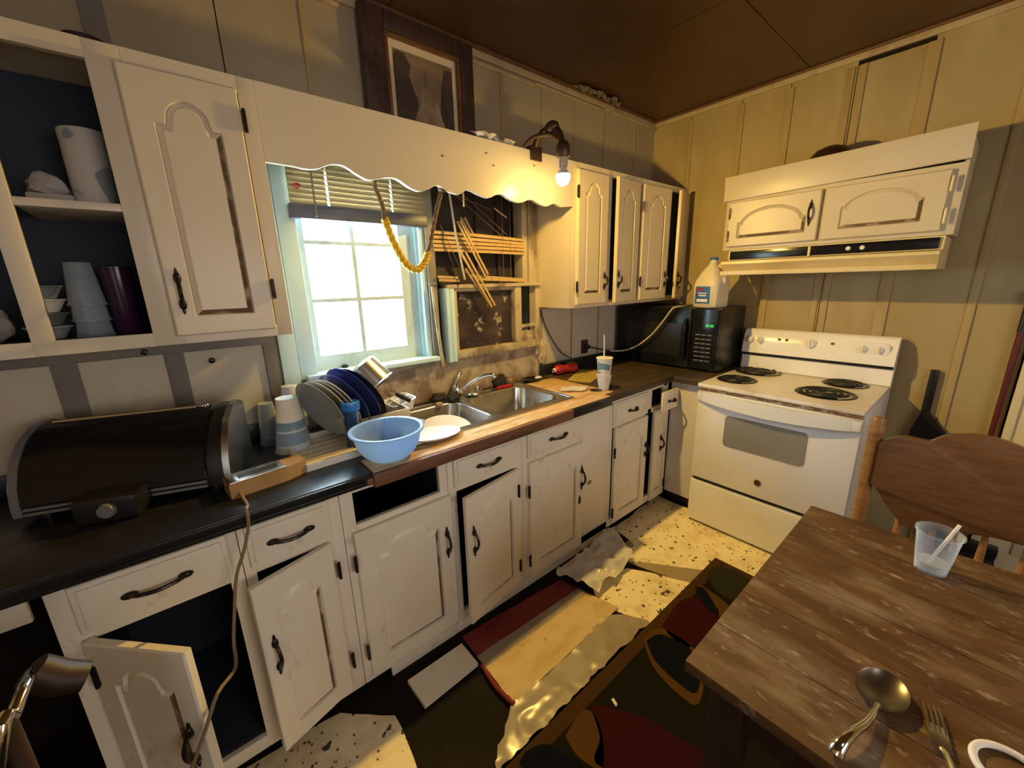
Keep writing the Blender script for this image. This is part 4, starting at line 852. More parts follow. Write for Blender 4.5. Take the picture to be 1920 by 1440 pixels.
single('upturned_cup', G().lathe(cup_prof(.030, .045, .215), UP((0, 0, 0), .215), 26), 'whiteplastic', 'white upturned cup half hidden behind the printed cup', 'cup', b)

# drain tray and dish rack
tr = thing('drain_tray', 'off white plastic drain tray with ribs under the upturned cups', 'tray', (-2.66, -.33, .9145), rz=radians(3))
g = G(); g.box(-.11, .12, -.15, .16, 0, .006, .002)
for x0, x1, y0, y1 in ((-.11, -.103, -.15, .16), (.113, .12, -.15, .16), (-.11, .12, -.15, -.143), (-.11, .12, .153, .16)): g.box(x0, x1, y0, y1, .004, .026, .002)
obj('body', g, 'foam', tr, world=False)
for i in range(6): obj('rib', G().box(-.09, .10, -.12 + i * .045, -.112 + i * .045, .006, .011, .001), 'creamplastic', tr, world=False)
dk = thing('dish_rack', 'cream plastic dish rack holding plates beside the sink', 'rack', (-2.44, -.235, .9145))
X0, X1, Y0, Y1 = -2.560, -2.305, -.335, -.10
g = G(); g.box(X0, X1, Y0, Y1, .922, .928, .002); g.box(X0, X1, Y0, Y0 + .008, .928, 1.005, .003); g.box(X1 - .008, X1, Y0 + .008, Y1, .928, 1.005, .003); g.box(X0, X0 + .008, Y0 + .008, Y1, .928, .97, .003); g.box(X0, X1, Y1 - .008, Y1, .928, 1.0, .003); obj('basket', g, 'creamplastic', dk)
for x in (X0 + .03, X1 - .03):
    for y in (Y0 + .03, Y1 - .03): obj('foot', G().lathe([(.01, 0), (.01, .009)], M.Translation((x, y, .9142)), 8), 'creamplastic', dk)
obj('cut_out', G().tube(bez([(-2.44, Y0 - .002, .94), (-2.437, Y0 - .002, .965), (-2.425, Y0 - .002, .972), (-2.412, Y0 - .002, .962), (-2.41, Y0 - .002, .94)], 4), .003, 6), 'iron', dk)
pn = V((-.87, -.32, -.38)).normalized()
def plate_mesh(r, deep=.018): return G().lathe([(0, 0), (r * .62, 0), (r * .70, .004), (r * .97, deep), (r, deep + .001), (r, deep + .003), (r * .95, deep + .003), (r * .66, .006), (0, .004)], M.Identity(4), 36)
def place_normal(o, c, n):
    o.location = c; o.rotation_euler = V(n).to_track_quat('Z', 'Y').to_euler()
pc = V((-2.622, -.262, 1.066)); dv = V((.97, .24, .0)).normalized()
spec = [(.125, 'plategrey', 'grey glass plate, frontmost and nearest the upturned cups in the dish rack'), (.126, 'plate', 'cream rimmed plate second from the left in the dish rack'), (.125, 'plategrey', 'grey plate third from the left in the dish rack'),
        (.124, 'plate', 'cream rimmed plate fourth from the left, just before the blue plates'), (.132, 'plateblue', 'cobalt blue plate, left of the two blue plates in the rack'), (.142, 'plateblue', 'large cobalt blue plate behind the smaller blue one'), (.138, 'platedark', 'dark plate under the upturned saucepan at the right of the rack')]
off = [0, .028, .048, .066, .098, .140, .172]
for (r, m, lab), d in zip(spec, off):
    o = single('plate', plate_mesh(r), m, lab, 'plate', (0, 0, 0), group='plates in the dish rack'); c = pc + dv * d + V((0, 0, (r - .125) * .9)); place_normal(o, c, pn)
# saucepan upturned on the plates
pt = thing('saucepan', 'stainless steel saucepan lying upside down on the rack of plates', 'saucepan', (-2.36, -.16, 1.135))
ax = V((.50, -.42, -.76)).normalized(); q = ax.to_track_quat('Z', 'Y').to_matrix().to_4x4(); PX = M.Translation(V((-2.440, -.135, 1.170))) @ q
obj('pan', G().lathe([(0, 0), (.078, 0), (.088, .010), (.090, .110), (.094, .114), (.094, .117), (.088, .115), (.085, .014), (0, .006)], PX, 36), 'steel', pt, smooth=40)
rim = PX @ V((0, 0, .09)); e = V((-2.262, -.255, 1.010)); s0 = rim + (e - rim).normalized() * .088
obj('handle_bracket', G().tube([s0 - (e - rim).normalized() * .01, s0 + (e - s0) * .25], [.010, .007], 8), 'chrome', pt)
obj('handle', G().tube([s0 + (e - s0) * .22, s0 + (e - s0) * .6, e], [.008, .011, .010], 10), 'black', pt)
tb = thing('plastic_tub', 'small white plastic tub on the right end of the dish rack', 'tub', (-2.275, -.170, .9205), rz=radians(12))
g = G(); Ls = []
for s, z in ((.8, 0), (1.0, .045), (1.07, .046), (1.07, .050), (.98, .050), (.80, .006)): Ls.append([g.b.verts.new((x * s, y * s, z)) for x, y in rrect(-.062, .062, -.048, .048, .02, 4)])
for a, b_ in zip(Ls, Ls[1:]):
    for i in range(len(a)): g._f([a[i], a[(i + 1) % len(a)], b_[(i + 1) % len(a)], b_[i]])
g._f(Ls[0][::-1]); g._f(Ls[-1]); obj('body', g, 'whiteplastic', tb, world=False)
for o in (tb,): o.location.z = .955; o.rotation_euler = (radians(6), radians(-8), radians(12))
obj('spatula', G().tube([(-.05, .02, .04), (.045, -.015, .058)], .005, 6), 'whiteplastic', tb, world=False)

bt = thing('blue_tumbler', 'blue ribbed plastic tumbler with a bright blue lid behind the white bowl', 'tumbler', (-2.562, -.375, .9142))
b = (-2.562, -.375, .9142)
pr_ = [(0, 0), (.024, 0)] + [(.026 + .0022 * (i % 2) + .004 * abs(i / 14 - .45), .004 + .0108 * i) for i in range(14)] + [(.030, .152), (0, .152)]
obj('body', G().lathe(pr_, M.Translation(b), 26), 'bluebottle', bt, smooth=50)
obj('lid', G().lathe([(0, .176), (.018, .178), (.030, .184), (.034, .182), (.036, .176), (.035, .152), (.028, .148)], M.Translation(b), 26), 'bluecap', bt)

bw = thing('mixing_bowl', 'translucent bluish white plastic mixing bowl on the bare wood edge', 'bowl', (-2.503,-0.564,0.918))
bwl = bw.location.copy(); br = .122; h = .112
obj('body', G().lathe([(0, 0), (.052, 0), (.070, .006), (.094, .030), (.109, .06), (.116, .09), (br - .004, h - .008), (br + .006, h - .010), (br + .008, h - .002), (br + .002, h), (br - .006, h - .003), (.111, .088), (.103, .058), (.088, .032), (.060, .012), (0, .008)], M.Translation(bwl), 44), 'bowl', bw, smooth=50)
obj('pour_lip', G().ball(bwl + V((br + .008, -.01, h - .006)), .012, 2, (1.1, 1.6, .5)), 'bowl', bw)

# in and around the sink
o = single('oval_platter', G().lathe([(0, 0), (.6, 0), (.75, .004), (.97, .016), (1, .017), (1, .020), (.95, .019), (.7, .008), (0, .005)], M.Scale(1, 4), 40), 'whiteplastic', 'oval white platter bridging the front of the left sink bowl', 'platter', (-2.306,-0.526,0.926))
for v in o.data.vertices: v.co.x *= .125; v.co.y *= .066
o.rotation_euler = (radians(4), radians(5), radians(4))
o = single('plate', plate_mesh(.128), 'plate', 'round cream plate tilted inside the left sink bowl', 'plate', (0, 0, 0)); place_normal(o, (-2.150, -.350, .848), (-.08, -.26, 1))
o = single('foam_tray', G().prism(rrect(-.085, .085, -.05, .05, .02), lambda u, v, d: V((u, v, d)), 0, .012), 'foam', 'white foam tray in the right sink bowl', 'tray', (-1.735, -.375, .800)); o.rotation_euler = (radians(-12), 0, radians(8))
fc = thing('faucet', 'old chrome faucet with a lever handle and low spout behind the sink', 'faucet', (-1.86, -.072, .9142))
obj('deck_plate', G().prism(rrect(-1.955, -1.74, -.095, -.05, .02), lambda u, v, d: V((u, v, d)), .9145, .934), 'chrome', fc)
obj('body', G().lathe([(.026, .930), (.024, .955), (.020, .985), (.012, .995), (0, .997)], M.Translation((-1.905, -.072, 0)), 20), 'chrome', fc)
obj('spout', G().tube(bez([(-1.885, -.08, .945), (-1.845, -.11, .985), (-1.79, -.15, 1.022), (-1.745, -.185, 1.030), (-1.735, -.195, 1.015)], 5), [.012] * 17 + [.013, .013, .014, .014], 12), 'chrome', fc)
hl = obj('lever', G().tube([(-1.905, -.072, .985), (-1.885, -.055, 1.018), (-1.862, -.040, 1.038)], [.011, .009, .009], 10), 'chrome', fc)
obj('lever_tip', G().ball((-1.860, -.040, 1.041), .015, 2), 'chrome', hl)
obj('valve_knob', G().lathe([(.018, .934), (.020, .95), (.013, .96), (0, .962)], M.Translation((-1.775, -.075, 0)), 16), 'steel', fc)
single('scrub_pad', G().ball((0, 0, .022), .035, 3, (1.3, .9, .65), .5, 2), 'sponge', 'black scrub pad against the wall left of the faucet', 'scrubber', (-2.02, -.075, .9142))
single('scrub_pad', G().ball((0, 0, .020), .030, 3, (1.6, .8, .65), .6, 5), 'sponge', 'dark matted sponge beside the faucet base on its left', 'scrubber', (-1.965, -.135, .9185))
single('scrub_pad', G().ball((0, 0, .035), .042, 3, (1.2, .7, .9), .5, 8), 'sponge', 'black rag bunched against the wall behind the spout', 'rag', (-1.60, -.065, .9142))
single('cork', G().ball((0, 0, .012), .016, 2, (1.3, .9, .8), .3, 1), 'woodtray', 'small brown cork left of the faucet', 'cork', (-2.06, -.150, .9142))
single('onion', G().ball((0, 0, .029), .032, 3, (1, 1, .9), .12, 3), 'onion', 'round brown onion behind the right sink bowl', 'onion', (-1.545, -.088, .9142))
kf = thing('knife', 'knife with a red handle behind the right sink bowl', 'knife', (-1.69, -.118, .923))
obj('handle', G().tube([(-1.665, -.115, .930), (-1.565, -.122, .930)], [.008, .009], 10), 'red', kf); obj('blade', G().box(-1.79, -1.666, -.125, -.108, .9285, .9305, .0005), 'steel', kf)
sd_ = thing('soap_dish', 'black soap dish with a sliver of white soap on the bare wood', 'soap dish', (-1.375, -.100, .9178))
obj('dish', G().lathe([(0, 0), (.045, 0), (.058, .012), (.060, .016), (.052, .014), (.04, .006), (0, .005)], M.Translation((-1.375, -.10, .9178)) @ M.Diagonal((1.25, .8, 1, 1)), 28), 'blackgloss', sd_)
obj('soap', G().ball((-1.335, -.115, .935), .022, 2, (1.3, .7, .4)), 'foam', sd_)
single('steel_lid', G().lathe([(0, .016), (.012, .014), (.035, .006), (.040, 0), (0, 0)], M.Identity(4), 20), 'steel', 'small steel lid on the counter between faucet and sink', 'lid', (-1.835, -.122, .9342))
rb = thing('red_bottle', 'pinched red plastic bottle lying against the wall', 'bottle', (-1.06, -.085, .9142))
XR = M.Translation((-1.155, -.088, .948)) @ M.Rotation(radians(-8), 4, 'Z') @ M.Rotation(pi / 2, 4, 'Y')
obj('body', G().lathe([(0, 0), (.022, .0), (.031, .012), (.033, .05), (.024, .078), (.024, .092), (.032, .115), (.034, .15), (.030, .17), (0, .172)], XR, 26), 'red', rb, smooth=50)
obj('label', G().lathe([(.0335, .030), (.0338, .040), (.0335, .050)], XR, 26), 'redcloth', rb)
obj('cap', G().lathe([(.012, -.018), (.014, -.016), (.014, 0), (0, 0.001)], XR, 16), 'foam', rb)
single('yellow_paper', G().sheet([(-1.215, -.245, .9144), (-1.165, -.385, .9144), (-.80, -.260, .9144), (-.93, -.10, .9144)], 14, 10, .003, 6, 2, .0008), 'yellow', 'crumpled yellow paper lying under the red bottle', 'paper', (-1.03, -.24, .9144), world=True, kind=None)
b = V((-1.208,-0.521,0.914))
cs = thing('foam_cup', 'white foam cup with blue print and a straw, nested in a second cup', 'cup', b)
obj('cup', G().lathe(cup_prof(.028, .041, .085), M.Translation(b), 28), 'foam', cs, smooth=40)
obj('cup', G().lathe([(0, .012), (.030, .012), (.0305, .03), (.034, .086), (.043, .176), (.0465, .177), (.0465, .182), (.043, .183), (0, .181)], M.Translation(b), 28), 'foam', cs, smooth=40)
fz = lambda z: .034 + .009 * (z - .086) / .09 + .0006
g = G(); n = 24
for (a0, a1, z0, z1) in ((150, 268, .110, .158), (150, 262, .090, .104)):
    pv = None
    for i in range(n + 1):
        a = radians(a0 + (a1 - a0) * i / n); t = i / n; zz0, zz1 = z0 + .010 * sin(t * pi), z1 - .014 * t * t
        r0, r1 = fz(zz0), fz(zz1); v0 = g.b.verts.new(b + V((r0 * cos(a), r0 * sin(a), zz0))); v1 = g.b.verts.new(b + V((r1 * cos(a), r1 * sin(a), zz1)))
        if pv: g._f([pv[0], v0, v1, pv[1]])
        pv = (v0, v1)
obj('printed_swoosh', g, 'cupblue', cs)
obj('straw', G().tube([b + V((0, 0, .02)), b + V((-.004, .004, .31))], .0038, 10), 'whiteplastic', cs)
single('coaster', G().lathe([(0, .0012), (.042, .0012), (.046, 0)], M.Diagonal((1, 1, 1, 1)), 28), 'black', 'flat black coaster behind the foam cup', 'coaster', (b.x + .055, b.y + .035, .9144))
single('coaster', G().lathe([(0, .0012), (.032, .0012), (.036, 0)], M.Diagonal((1, 1, 1, 1)), 28), 'black', 'flat black coaster to the left of the foam cup', 'coaster', (b.x - .062, b.y + .006, .9177))
single('plastic_scrap', G().sheet([(-1.46, -.42, .919), (-1.33, -.50, .919), (-1.25, -.44, .919), (-1.38, -.35, .919)], 10, 10, .014, 9, 4, .0006, .01), 'film', 'scrap of clear wrap on the bare wood by the right sink bowl', 'wrap', (-1.36, -.43, .919), world=True)
# outlet and cords
ou = thing('wall_outlet', 'brown wall outlet with a black plug beside the microwave', 'outlet', (-.768, -.008, 1.05))
obj('plate', G().box(-.805, -.735, -.014, -.006, 1.00, 1.10, .003), 'walnut', ou); obj('plug', G().box(-.785, -.745, -.045, -.014, 1.035, 1.065, .008), 'black', ou)
single('cord', G().tube(bez([(-.755, -.045, 1.05), (-.70, -.06, 1.035), (-.62, -.07, 1.015), (-.56, -.08, 1.0)], 5), .0045, 7), 'cordblack', 'black cord from the wall outlet to the white cord', 'cord', (-.75, -.045, 1.05), world=True)
c = [(-.56, -.08, 1.0)] + [(-0.475,-0.145,1.0),(-0.475,-0.256,1.048),(-0.475,-0.365,1.138),(-0.475,-0.449,1.243),(-0.475,-0.508,1.323)]
c += [(-.40, c[-1][1] - .02, 1.332), (-.2, -.5, 1.331)]
cw = single('cord', G().tube(bez(c, 6), .0055, 8), 'cordwhite', 'white cord looping in front of the microwave door', 'cord', c[0], world=True)
single('cord', G().tube(bez([(-1.222, -.02, 1.34), (-1.165, -.018, 1.22), (-1.099, -.018, 1.125), (-1.02, -.018, 1.04), (-.94, -.04, .99)], 6), .003, 6), 'cordblack', 'thin dark cord running down the wall right of the windows', 'cord', (-1.222, -.02, 1.34), world=True)

# ------------------------------------------------------------------ things in the open upper cabinet
tw = thing('paper_towel_roll', 'printed paper towel roll on the upper navy shelf', 'paper towel', (-3.112, -.165, 1.7485))
obj('roll', G().lathe([(.018, 0), (.050, 0), (.052, .003), (.052, .197), (.050, .20), (.018, .20)], M.Translation((-3.112, -.165, 1.7485)), 26), 'papertowel', tw); obj('core', G().lathe([(.0175, .0), (.0175, .2), (.016, .2), (.016, 0)], M.Translation((-3.112, -.165, 1.7485)), 16), 'woodtray', tw)
single('folded_cloth', G().ball((0, 0, .05), .05, 3, (.8, .8, .62), .55, 6).box(-.045, .045, -.035, .035, 0, .03, .008), 'cloth', 'bundled white cloth in the upper cabinet, left of the paper towel', 'cloth', (-3.205, -.165, 1.7485))
b = V((-3.195, -.165, 1.3925))
ps = thing('clear_tumblers', 'stack of clear plastic tumblers on the bottom of the open cabinet', 'tumblers', b)
for i in range(3): obj('tumbler', G().lathe(cup_prof(.028, .040, .12), UP(b + V((0, 0, .045 * i)), .12), 24), 'clear', ps, smooth=40)
b = V((-3.118, -.165, 1.3925)); pt_ = thing('purple_tumbler', 'dark purple tumbler beside the clear tumblers', 'tumbler', b)
obj('body', G().lathe([(0, 0), (.028, 0), (.030, .004), (.037, .19), (.034, .19), (.028, .01), (0, .008)], M.Translation(b), 24), 'purple', pt_, smooth=40); obj('rim', G().lathe([(.034, .19), (.039, .191), (.039, .197), (.034, .197)], M.Translation(b), 24), 'purple', pt_)
for i, (s, lab) in enumerate(((.050, 'lowest'), (.048, 'second'), (.046, 'third'), (.043, 'topmost'))):
    single('stacked_bowl', G().lathe([(0, 0), (s * .55, 0), (s * .9, .03), (s, .032), (s, .036), (s * .85, .034), (s * .5, .005), (0, .004)], M.Identity(4), 24), ['cloth', 'greyplastic', 'foam', 'papertowel'][i], lab + ' bowl of the stack in the open cabinet, left of the tumblers', 'bowl', (-3.288 + .003 * i, -.15, 1.3925 + .037 * i), group='bowls stacked in the open upper cabinet')
single('cloth_bundle', G().ball((0, 0, .05), .055, 3, (1, .9, .9), .3, 9), 'cloth', 'pale bundled rag in the far left bay of the upper cabinet', 'rag', (-3.40, -.17, 1.3925))

# on top of cabinets
o = single('foil_scrap', G().sheet([(-.93, -.10, 2.585), (-.55, -.10, 2.585), (-.50, -.03, 2.60), (-.95, -.03, 2.60)], 26, 10, .05, 14, 3, .001, .02), 'foil', 'crumpled silver foil stuck under the ceiling above the corner cabinet', 'foil', (-.72, -.06, 2.585), world=True)
o = single('plastic_wad', G().sheet([(-1.86, -.318, 2.128), (-1.66, -.318, 2.118), (-1.64, -.27, 2.131), (-1.88, -.27, 2.131)], 22, 8, .03, 22, 7, .001, .008), 'film', 'crumpled clear plastic on top of the valance below the picture', 'wrap', (-1.76, -.30, 2.12), world=True)
lid = thing('round_lid', 'round dark pan lid lying on top of the hood cabinet', 'lid', (-.16, -1.17, 2.0705))
obj('dome', G().lathe([(0, .108), (.03, .106), (.07, .09), (.100, .055), (.108, .01), (.110, 0), (.104, 0), (0, .001)], M.Translation((-.16, -1.17, 2.0705)), 36), 'tin', lid, smooth=50); obj('rim', G().lathe([(.108, .0), (.116, .001), (.116, .006), (.108, .010)], M.Translation((-.16, -1.17, 2.0705)), 36), 'iron', lid)
single('dark_dish', G().lathe([(0, 0), (.03, 0), (.043, .02), (.045, .024), (.036, .022), (0, .008)], M.Identity(4), 28), 'brownvinyl', 'dark dish on top of the left upper cabinet', 'dish', (-3.06, -.225, 2.131))

# ------------------------------------------------------------------ right side: broom handle and dustpan on the wall
mp = thing('broom', 'red broom handle with a black grip standing against the right wall', 'broom', (-.06, -1.975, .0))
obj('handle', G().tube([(-.045, -1.974, .16), (-.03, -1.972, 1.235)], .0115, 12), 'redpaint', mp); obj('grip', G().tube([(-.03, -1.972, 1.234), (-.029, -1.972, 1.42)], .0135, 12), 'black', mp)
g = G(); g.box(-.075, -.02, -2.10, -1.85, .10, .16, .01); obj('head', g, 'black', mp)
g = G()
for i in range(24): g.tube([(-.048, -2.09 + i * .010, .10), (-.05 + random.uniform(-.012, .012), -2.105 + i * .0115, .002)], [.006, .004], 5)
tag(obj('bristles', g, 'sponge', mp), kind='stuff')
dpn = thing('dustpan', 'black dustpan hanging by its handle on the wall right of the stove', 'dustpan', (-.025, -1.745, .62))
obj('handle', G().box(-.034, -.016, -1.752, -1.716, .775, 1.02, .006), 'black', dpn)
g = G().prism([(-1.722, .80), (-1.748, .795), (-1.825, .70), (-1.84, .60), (-1.685, .60), (-1.698, .70)], lambda u, v, d: V((d, u, v)), -.046, -.016); obj('pan', g, 'black', dpn, smooth=0)

# ------------------------------------------------------------------ oak chair
ch = thing('oak_chair', 'oak dining chair with a broad wavy pressed back behind the table', 'chair', (-1.15, -1.93, 0))
CX = -1.05
for y in (-1.668, -2.205):
    pp = [(.016, 0), (.019, .10), (.022, .30), (.020, .44), (.020, .56), (.025, .575), (.019, .59), (.025, .605), (.019, .62), (.025, .636), (.021, .655), (.023, .80), (.022, .93), (.024, .955), (.019, .965), (.022, .978), (.016, .992), (0, .996)]
    obj('post', G().lathe(pp, M.Translation((CX - .0, y, 0)), 18), 'oak', ch, smooth=50)
tp = bez([(-1.685, .900, 0), (-1.712, .925, 0), (-1.750, .938, 0), (-1.800, .930, 0), (-1.845, .966, 0), (-1.895, .982, 0), (-1.94, .985, 0), (-1.985, .978, 0), (-2.03, .962, 0), (-2.075, .928, 0), (-2.12, .938, 0), (-2.16, .925, 0), (-2.19, .90, 0)], 3)
bp_ = bez([(-2.19, .72, 0), (-2.15, .655, 0), (-2.08, .668, 0), (-1.96, .648, 0), (-1.85, .600, 0), (-1.80, .590, 0), (-1.74, .655, 0), (-1.715, .700, 0), (-1.685, .735, 0)], 3)
poly = [(p.x, p.y) for p in tp] + [(p.x, p.y) for p in bp_]
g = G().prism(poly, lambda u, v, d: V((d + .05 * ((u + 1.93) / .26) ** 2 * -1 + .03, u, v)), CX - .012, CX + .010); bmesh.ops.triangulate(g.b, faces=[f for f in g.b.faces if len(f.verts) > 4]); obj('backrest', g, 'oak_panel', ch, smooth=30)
for y in (-1.78, -1.87, -1.93, -1.99, -2.08): obj('spindle', G().tube([(CX - .01, y, .47), (CX + .02, y, .55), (CX + .02, y, .665)], [.008, .011, .008], 8), 'oak', ch)
obj('seat', G().box(-1.52, -1.02, -2.19, -1.68, .445, .475, .012), 'oak', ch)
for y in (-1.71, -2.16): obj('leg', G().lathe([(.014, 0), (.017, .1), (.022, .3), (.018, .44), (0, .445)], M.Translation((-1.48, y, 0)), 14), 'oak', ch); obj('stretcher', G().tube([(-1.48, y, .2), (CX, -1.668 if y > -2 else -2.205, .22)], .010, 8), 'oak', ch)

# ------------------------------------------------------------------ table
tbl = thing('dining_table', 'worn brown wooden table with scuffed plank top', 'table', (-1.89, -2.25, 0))
TX0, TX1, TY0, TY1, TZ = -2.325, -1.450, -1.588, -2.95, .75
nb = 6
for i in range(nb):
    a = TX0 + (TX1 - TX0) * i / nb; b_ = TX0 + (TX1 - TX0) * (i + 1) / nb
    obj('board', G().box(a + .0005, b_ - .0005, TY1, TY0, TZ - .026, TZ + random.uniform(-.0005, .0005), .0025), 'table', tbl)
for x0, x1, y0, y1 in ((TX0 + .05, TX0 + .07, TY1 + .06, TY0 - .06), (TX1 - .07, TX1 - .05, TY1 + .06, TY0 - .06), (TX0 + .07, TX1 - .07, TY0 - .08, TY0 - .06), (TX0 + .07, TX1 - .07, TY1 + .06, TY1 + .08)):
    obj('apron', G().box(x0, x1, y0, y1, .62, TZ - .0262), 'table_dark', tbl)
for x in (TX0 + .065, TX1 - .065):
    for y in (TY0 - .075, TY1 + .075): obj('leg', G().box(x - .033, x + .033, y - .033, y + .033, .006, TZ - .0262, .006), 'table_dark', tbl)
obj('knot_hole', G().ball((-2.318, -1.742, .7492), .007, 1, (1, 1, .2)), 'black', tbl)
b = V((-1.593,-1.884,0.751))
pcup = thing('clear_cup', 'clear plastic cup with a pink straw on the table', 'cup', b)
obj('cup', G().lathe([(0, .004), (.030, .004), (.0335, .03), (.0430, .110), (.0465, .111), (.0465, .115), (.0435, .115), (.0345, .03), (.031, 0), (0, 0)], M.Translation(b), 32), 'clear', pcup, smooth=40)
obj('residue', G().lathe([(0, .026), (.0315, .028), (.0295, .006), (0, .005)], M.Translation(b), 24), 'film', pcup)
obj('straw', G().tube([b + V((-.022, .012, .008)), b + V((.045, -.03, .128))], .004, 10), 'foam', pcup)
# spoon
s0, s1, s2 = V((-2.31,-1.832,0.77)), V((-2.212,-1.857,0.765)), V((-2.115,-1.888,0.76))
sp = thing('serving_spoon', 'large steel serving spoon with a dark bowl lying on the table', 'spoon', (s0 + s2) / 2 - V((0, 0, .012)))
obj('handle', G().tube(bez([s0 + V((0, 0, -.010)), s0.lerp(s1, .12) + V((0, 0, .002)), s0.lerp(s1, .5) + V((0, 0, .006)), s1 + V((0, 0, .002)), V((-2.16,-1.862,0.76))], 5), [.011, .0125, .012, .0115, .011, .0105, .010, .0095, .009, .0085, .008, .0075, .007, .0068, .0064, .006, .006, .006, .006, .006, .006], 12), 'chrome', sp)
d = (s2 - s1).normalized(); sc_ = V((-2.123,-1.862,0.757)); g = G().lathe([(0, -.006), (.35, -.005), (.75, .000), (.97, .007), (1, .009), (1, .011), (.95, .009), (.72, .003), (.3, -.003), (0, -.004)], M.Identity(4), 40)
bmesh.ops.transform(g.b, matrix=M.Translation(sc_) @ M.Rotation(math.atan2(d.y, d.x) + .2, 4, 'Z') @ M.Diagonal((.052, .037, 1, 1)), verts=list(g.b.verts)); obj('bowl', g, 'spoonbowl', sp, smooth=60)
# fork
f0, f1, f2 = V((-2.084,-1.924,0.757)), V((-2.157,-1.941,0.757)), V((-2.211,-1.96,0.757))
fk = thing('fork', 'steel fork lying on the table beside the serving spoon', 'fork', (f0 + f2) / 2 - V((0, 0, .004)))
dd = (f0 - f1).normalized(); sd2 = V((-dd.y, dd.x, 0))
for k in (-1.5, -.5, .5, 1.5): obj('tine', G().tube([f1.lerp(f0, .25) + sd2 * k * .0065, f1.lerp(f0, .6) + sd2 * k * .0068 + V((0, 0, .001)), f0 + sd2 * k * .0066], [.0022, .002, .0012], 6), 'steel', fk)
a = math.atan2(dd.y, dd.x); g = G().box(-.024, .024, -.0125, .0125, -.0012, .0012, .001, M.Translation(f1 + dd * .008) @ M.Rotation(a, 4, 'Z')); obj('head', g, 'steel', fk)
obj('handle', G().tube(bez([f1 - dd * .012, f1.lerp(f2, .5) + V((0, 0, .004)), f2 + (f2 - f1) * .6], 5), [.004] * 6 + [.005] * 5, 8), 'steel', fk)
rc = V((-2.134,-2.019,0.756)); g = G()
R = [rc + V((.043 * cos(2 * pi * i / 40), .043 * sin(2 * pi * i / 40), 0)) for i in range(41)]
g.tube(R, .0055, 10, cap=False); bmesh.ops.remove_doubles(g.b, verts=list(g.b.verts), dist=1e-5); single('plastic_ring', g, 'foam', 'white plastic ring lying on the table near its right edge', 'ring', rc, world=True, smooth=60)

# ------------------------------------------------------------------ floor coverings and litter
rg = thing('area_rug', 'dark rug with burgundy, navy and ochre curves and a brown border under the table', 'rug', (-2.0, -1.9, 0))
RX0, RX1, RY0, RY1 = -3.3, -.955, -1.122, -2.9
obj('pile', G().box(RX0 + .05, RX1 - .05, RY1, RY0 - .05, .0045, .0125, .002), 'rugdark', rg)
g = G(); g.box(RX0, RX1, RY0 - .052, RY0, .0045, .0135, .003); g.box(RX1 - .052, RX1, RY1, RY0 - .053, .0045, .0135, .003); obj('border', g, 'rugbrown', rg)
def motif(pts, m, z=.0138):
    c = bez(pts + [pts[0]], 5)[:-1]; g = G().prism([(p.x, p.y) for p in c], lambda u, v, d: V((u, v, d)), .012, z); bmesh.ops.triangulate(g.b, faces=[f for f in g.b.faces if len(f.verts) > 4]); obj('motif', g, m, rg, smooth=0)
motif([(-1.113,-1.147,0.013),(-1.009,-1.17,0.013),(-1.001,-1.299,0.013),(-1.179,-1.33,0.013),(-1.203,-1.241,0.013)], 'rugolive')
motif([(-1.218,-1.155,0.013),(-1.231,-1.253,0.013),(-1.272,-1.354,0.013),(-1.354,-1.341,0.013),(-1.285,-1.213,0.013)], 'rugtan')
motif([(-1.25,-1.152,0.013),(-1.23,-1.193,0.013),(-1.319,-1.291,0.013),(-1.35,-1.292,0.013),(-1.321,-1.217,0.013)], 'rugnavy', .0142)
motif([(-1.582,-1.166,0.013),(-1.397,-1.15,0.013),(-1.311,-1.2,0.013),(-1.33,-1.303,0.013),(-1.584,-1.308,0.013),(-1.61,-1.226,0.013)], 'rugred')
motif([(-1.704,-1.143,0.013),(-1.602,-1.172,0.013),(-1.591,-1.311,0.013),(-1.641,-1.379,0.013),(-1.799,-1.433,0.013),(-1.82,-1.363,0.013),(-1.792,-1.247,0.013)], 'rugtan')
motif([(-1.708,-1.164,0.013),(-1.632,-1.189,0.013),(-1.607,-1.301,0.013),(-1.665,-1.373,0.013),(-1.768,-1.408,0.013),(-1.781,-1.338,0.013),(-1.762,-1.236,0.013)], 'rugnavy', .0144)
motif([(-2.098,-1.172,0.013),(-2.012,-1.284,0.013),(-1.962,-1.42,0.013),(-1.955,-1.558,0.013),(-2.221,-1.327,0.013),(-2.154,-1.264,0.013)], 'rugred')
motif([(-2.377,-1.133,0.013),(-2.314,-1.157,0.013),(-2.28,-1.222,0.013),(-2.272,-1.283,0.013),(-2.414,-1.161,0.013)], 'rugnavy')
motif([(-2.243,-1.187,0.013),(-2.127,-1.172,0.013),(-2.127,-1.243,0.013),(-2.221,-1.327,0.013),(-2.256,-1.258,0.013)], 'rugtan')
single('cigarette_butt', G().tube([(-.012, 0, .006), (.012, 0, .006)], .006, 12), 'foam', 'small white cigarette butt on the dark rug', 'cigarette butt', V((-2.029,-1.233,0.013)) + V((0, 0, .0015)), rz=radians(70))
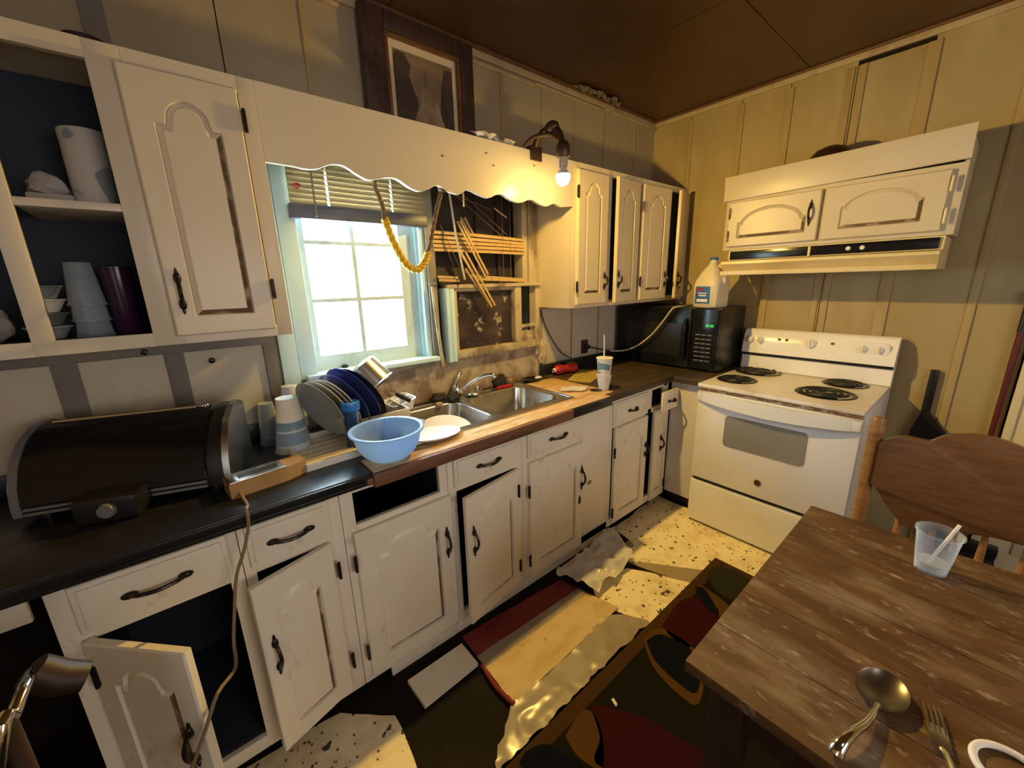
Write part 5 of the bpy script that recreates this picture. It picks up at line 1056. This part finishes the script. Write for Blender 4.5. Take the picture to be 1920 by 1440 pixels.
# bag
bq = [(-2.291,-0.619,0.016),(-1.719,-0.669,0.016),(-1.645,-0.978,0.016),(-2.308,-0.992,0.016)]
bg_ = thing('paper_bag', 'flattened red and tan paper bag lying in front of the cabinets', 'bag', V(bq[0]).lerp(V(bq[2]), .5) - V((0, 0, .016)))
def bag_strip(nm, v0, v1, m, seed, amp=.010):
    q = [V(bq[0]).lerp(V(bq[3]), v0), V(bq[1]).lerp(V(bq[2]), v0), V(bq[1]).lerp(V(bq[2]), v1), V(bq[0]).lerp(V(bq[3]), v1)]
    obj(nm, G().sheet([(p.x, p.y, .008) for p in q], 34, 10, amp, 7, 5, .003, .0, 1), m, bg_, smooth=60)
bag_strip('red_stripe', 0, .33, 'redcloth', 1); bag_strip('pale_band', .33, .50, 'greysheet', 1); bag_strip('paper', .50, 1, 'bagpaper', 1)
g = G(); P = [V(bq[0]).lerp(V(bq[3]), .45) + V((-.006, -.004, 0)), V(bq[0]).lerp(V(bq[3]), .72) + V((-.014, -.010, 0)), V(bq[3])]
g.tube([V((p.x, p.y, .016)) for p in bez(P, 8)], [.009 + .006 * noise.noise(V((i * .9, 0, 0))) for i in range(17)], 8); obj('gathered_end', g, 'redcloth', bg_)
single('plastic_bag', G().sheet([(-1.745, -.66, .02), (-1.20, -.62, .02), (-1.33, -.86, .012), (-1.66, -.87, .012)], 40, 26, .060, 9, 9, .0008, .03), 'film', 'crumpled clear plastic bag against the cabinet base', 'bag', (-1.5, -.75, .01), world=True, smooth=60)
q = [tuple(p) for p in [(-1.912,-1.021,0.006),(-1.651,-1.096,0.006),(-1.687,-1.209,0.006),(-2.071,-1.189,0.006)]]
single('plastic_sheet', G().sheet([(-2.32, -.985, .006), (-1.70, -.97, .006), (-1.60, -1.115, .006), (-2.50, -1.115, .006)], 60, 16, .009, 9, 12, .0012, .015), 'greysheet', 'wrinkled grey plastic sheet between the paper bag and the rug', 'plastic sheet', (-2.1, -1.05, .006), world=True, smooth=50)
single('loose_board', G().prism([(-2.565, -.655), (-2.315, -.655), (-2.315, -.775), (-2.56, -.785)], lambda u, v, d: V((u, v, d)), .0045, .022), 'paint', 'fallen white toe kick board on the dark floor', 'board', (-2.44, -.72, .0045), world=True, smooth=0)

# ------------------------------------------------------------------ chair at the left edge
lc = thing('vinyl_chair', 'dark brown vinyl chair with a chrome arm tube at the left edge', 'chair', (-3.55, -1.05, 0))
XF = M.Translation((-3.52, -1.02, 0)) @ M.Rotation(radians(-14), 4, 'Z')
obj('back_pad', G().box(-.23, .20, -.03, .02, .50, .93, .025, XF), 'brownvinyl', lc)
obj('seat', G().box(-.23, .20, -.45, -.04, .42, .48, .025, XF), 'brownvinyl', lc)
obj('arm_pad', G().tube([V(p) for p in [(-3.298,-0.935,0.902),(-3.275,-0.935,0.867),(-3.246,-0.935,0.848)]], [.026, .029, .024], 12), 'brownvinyl', lc)
for s in (-.24, .215):
    obj('frame_tube', G().tube(bez([XF @ V((s, .03, .90)), XF @ V((s, .02, .5)), XF @ V((s, -.02, .25)), XF @ V((s, .04, .006))], 5), .012, 10), 'table_dark', lc); obj('leg', G().tube([XF @ V((s, -.02, .45)), XF @ V((s, -.42, .44)), XF @ V((s, -.46, .006))], .012, 10), 'table_dark', lc)
obj('arm_tube', G().tube(bez([V((-3.297,-0.94,0.901)), V((-3.297,-0.98,0.908)), V((-3.305,-1.02,0.895)), V((-3.311,-1.06,0.886)), V((-3.42, -1.12, .47))], 5), .009, 12), 'chrome', lc)
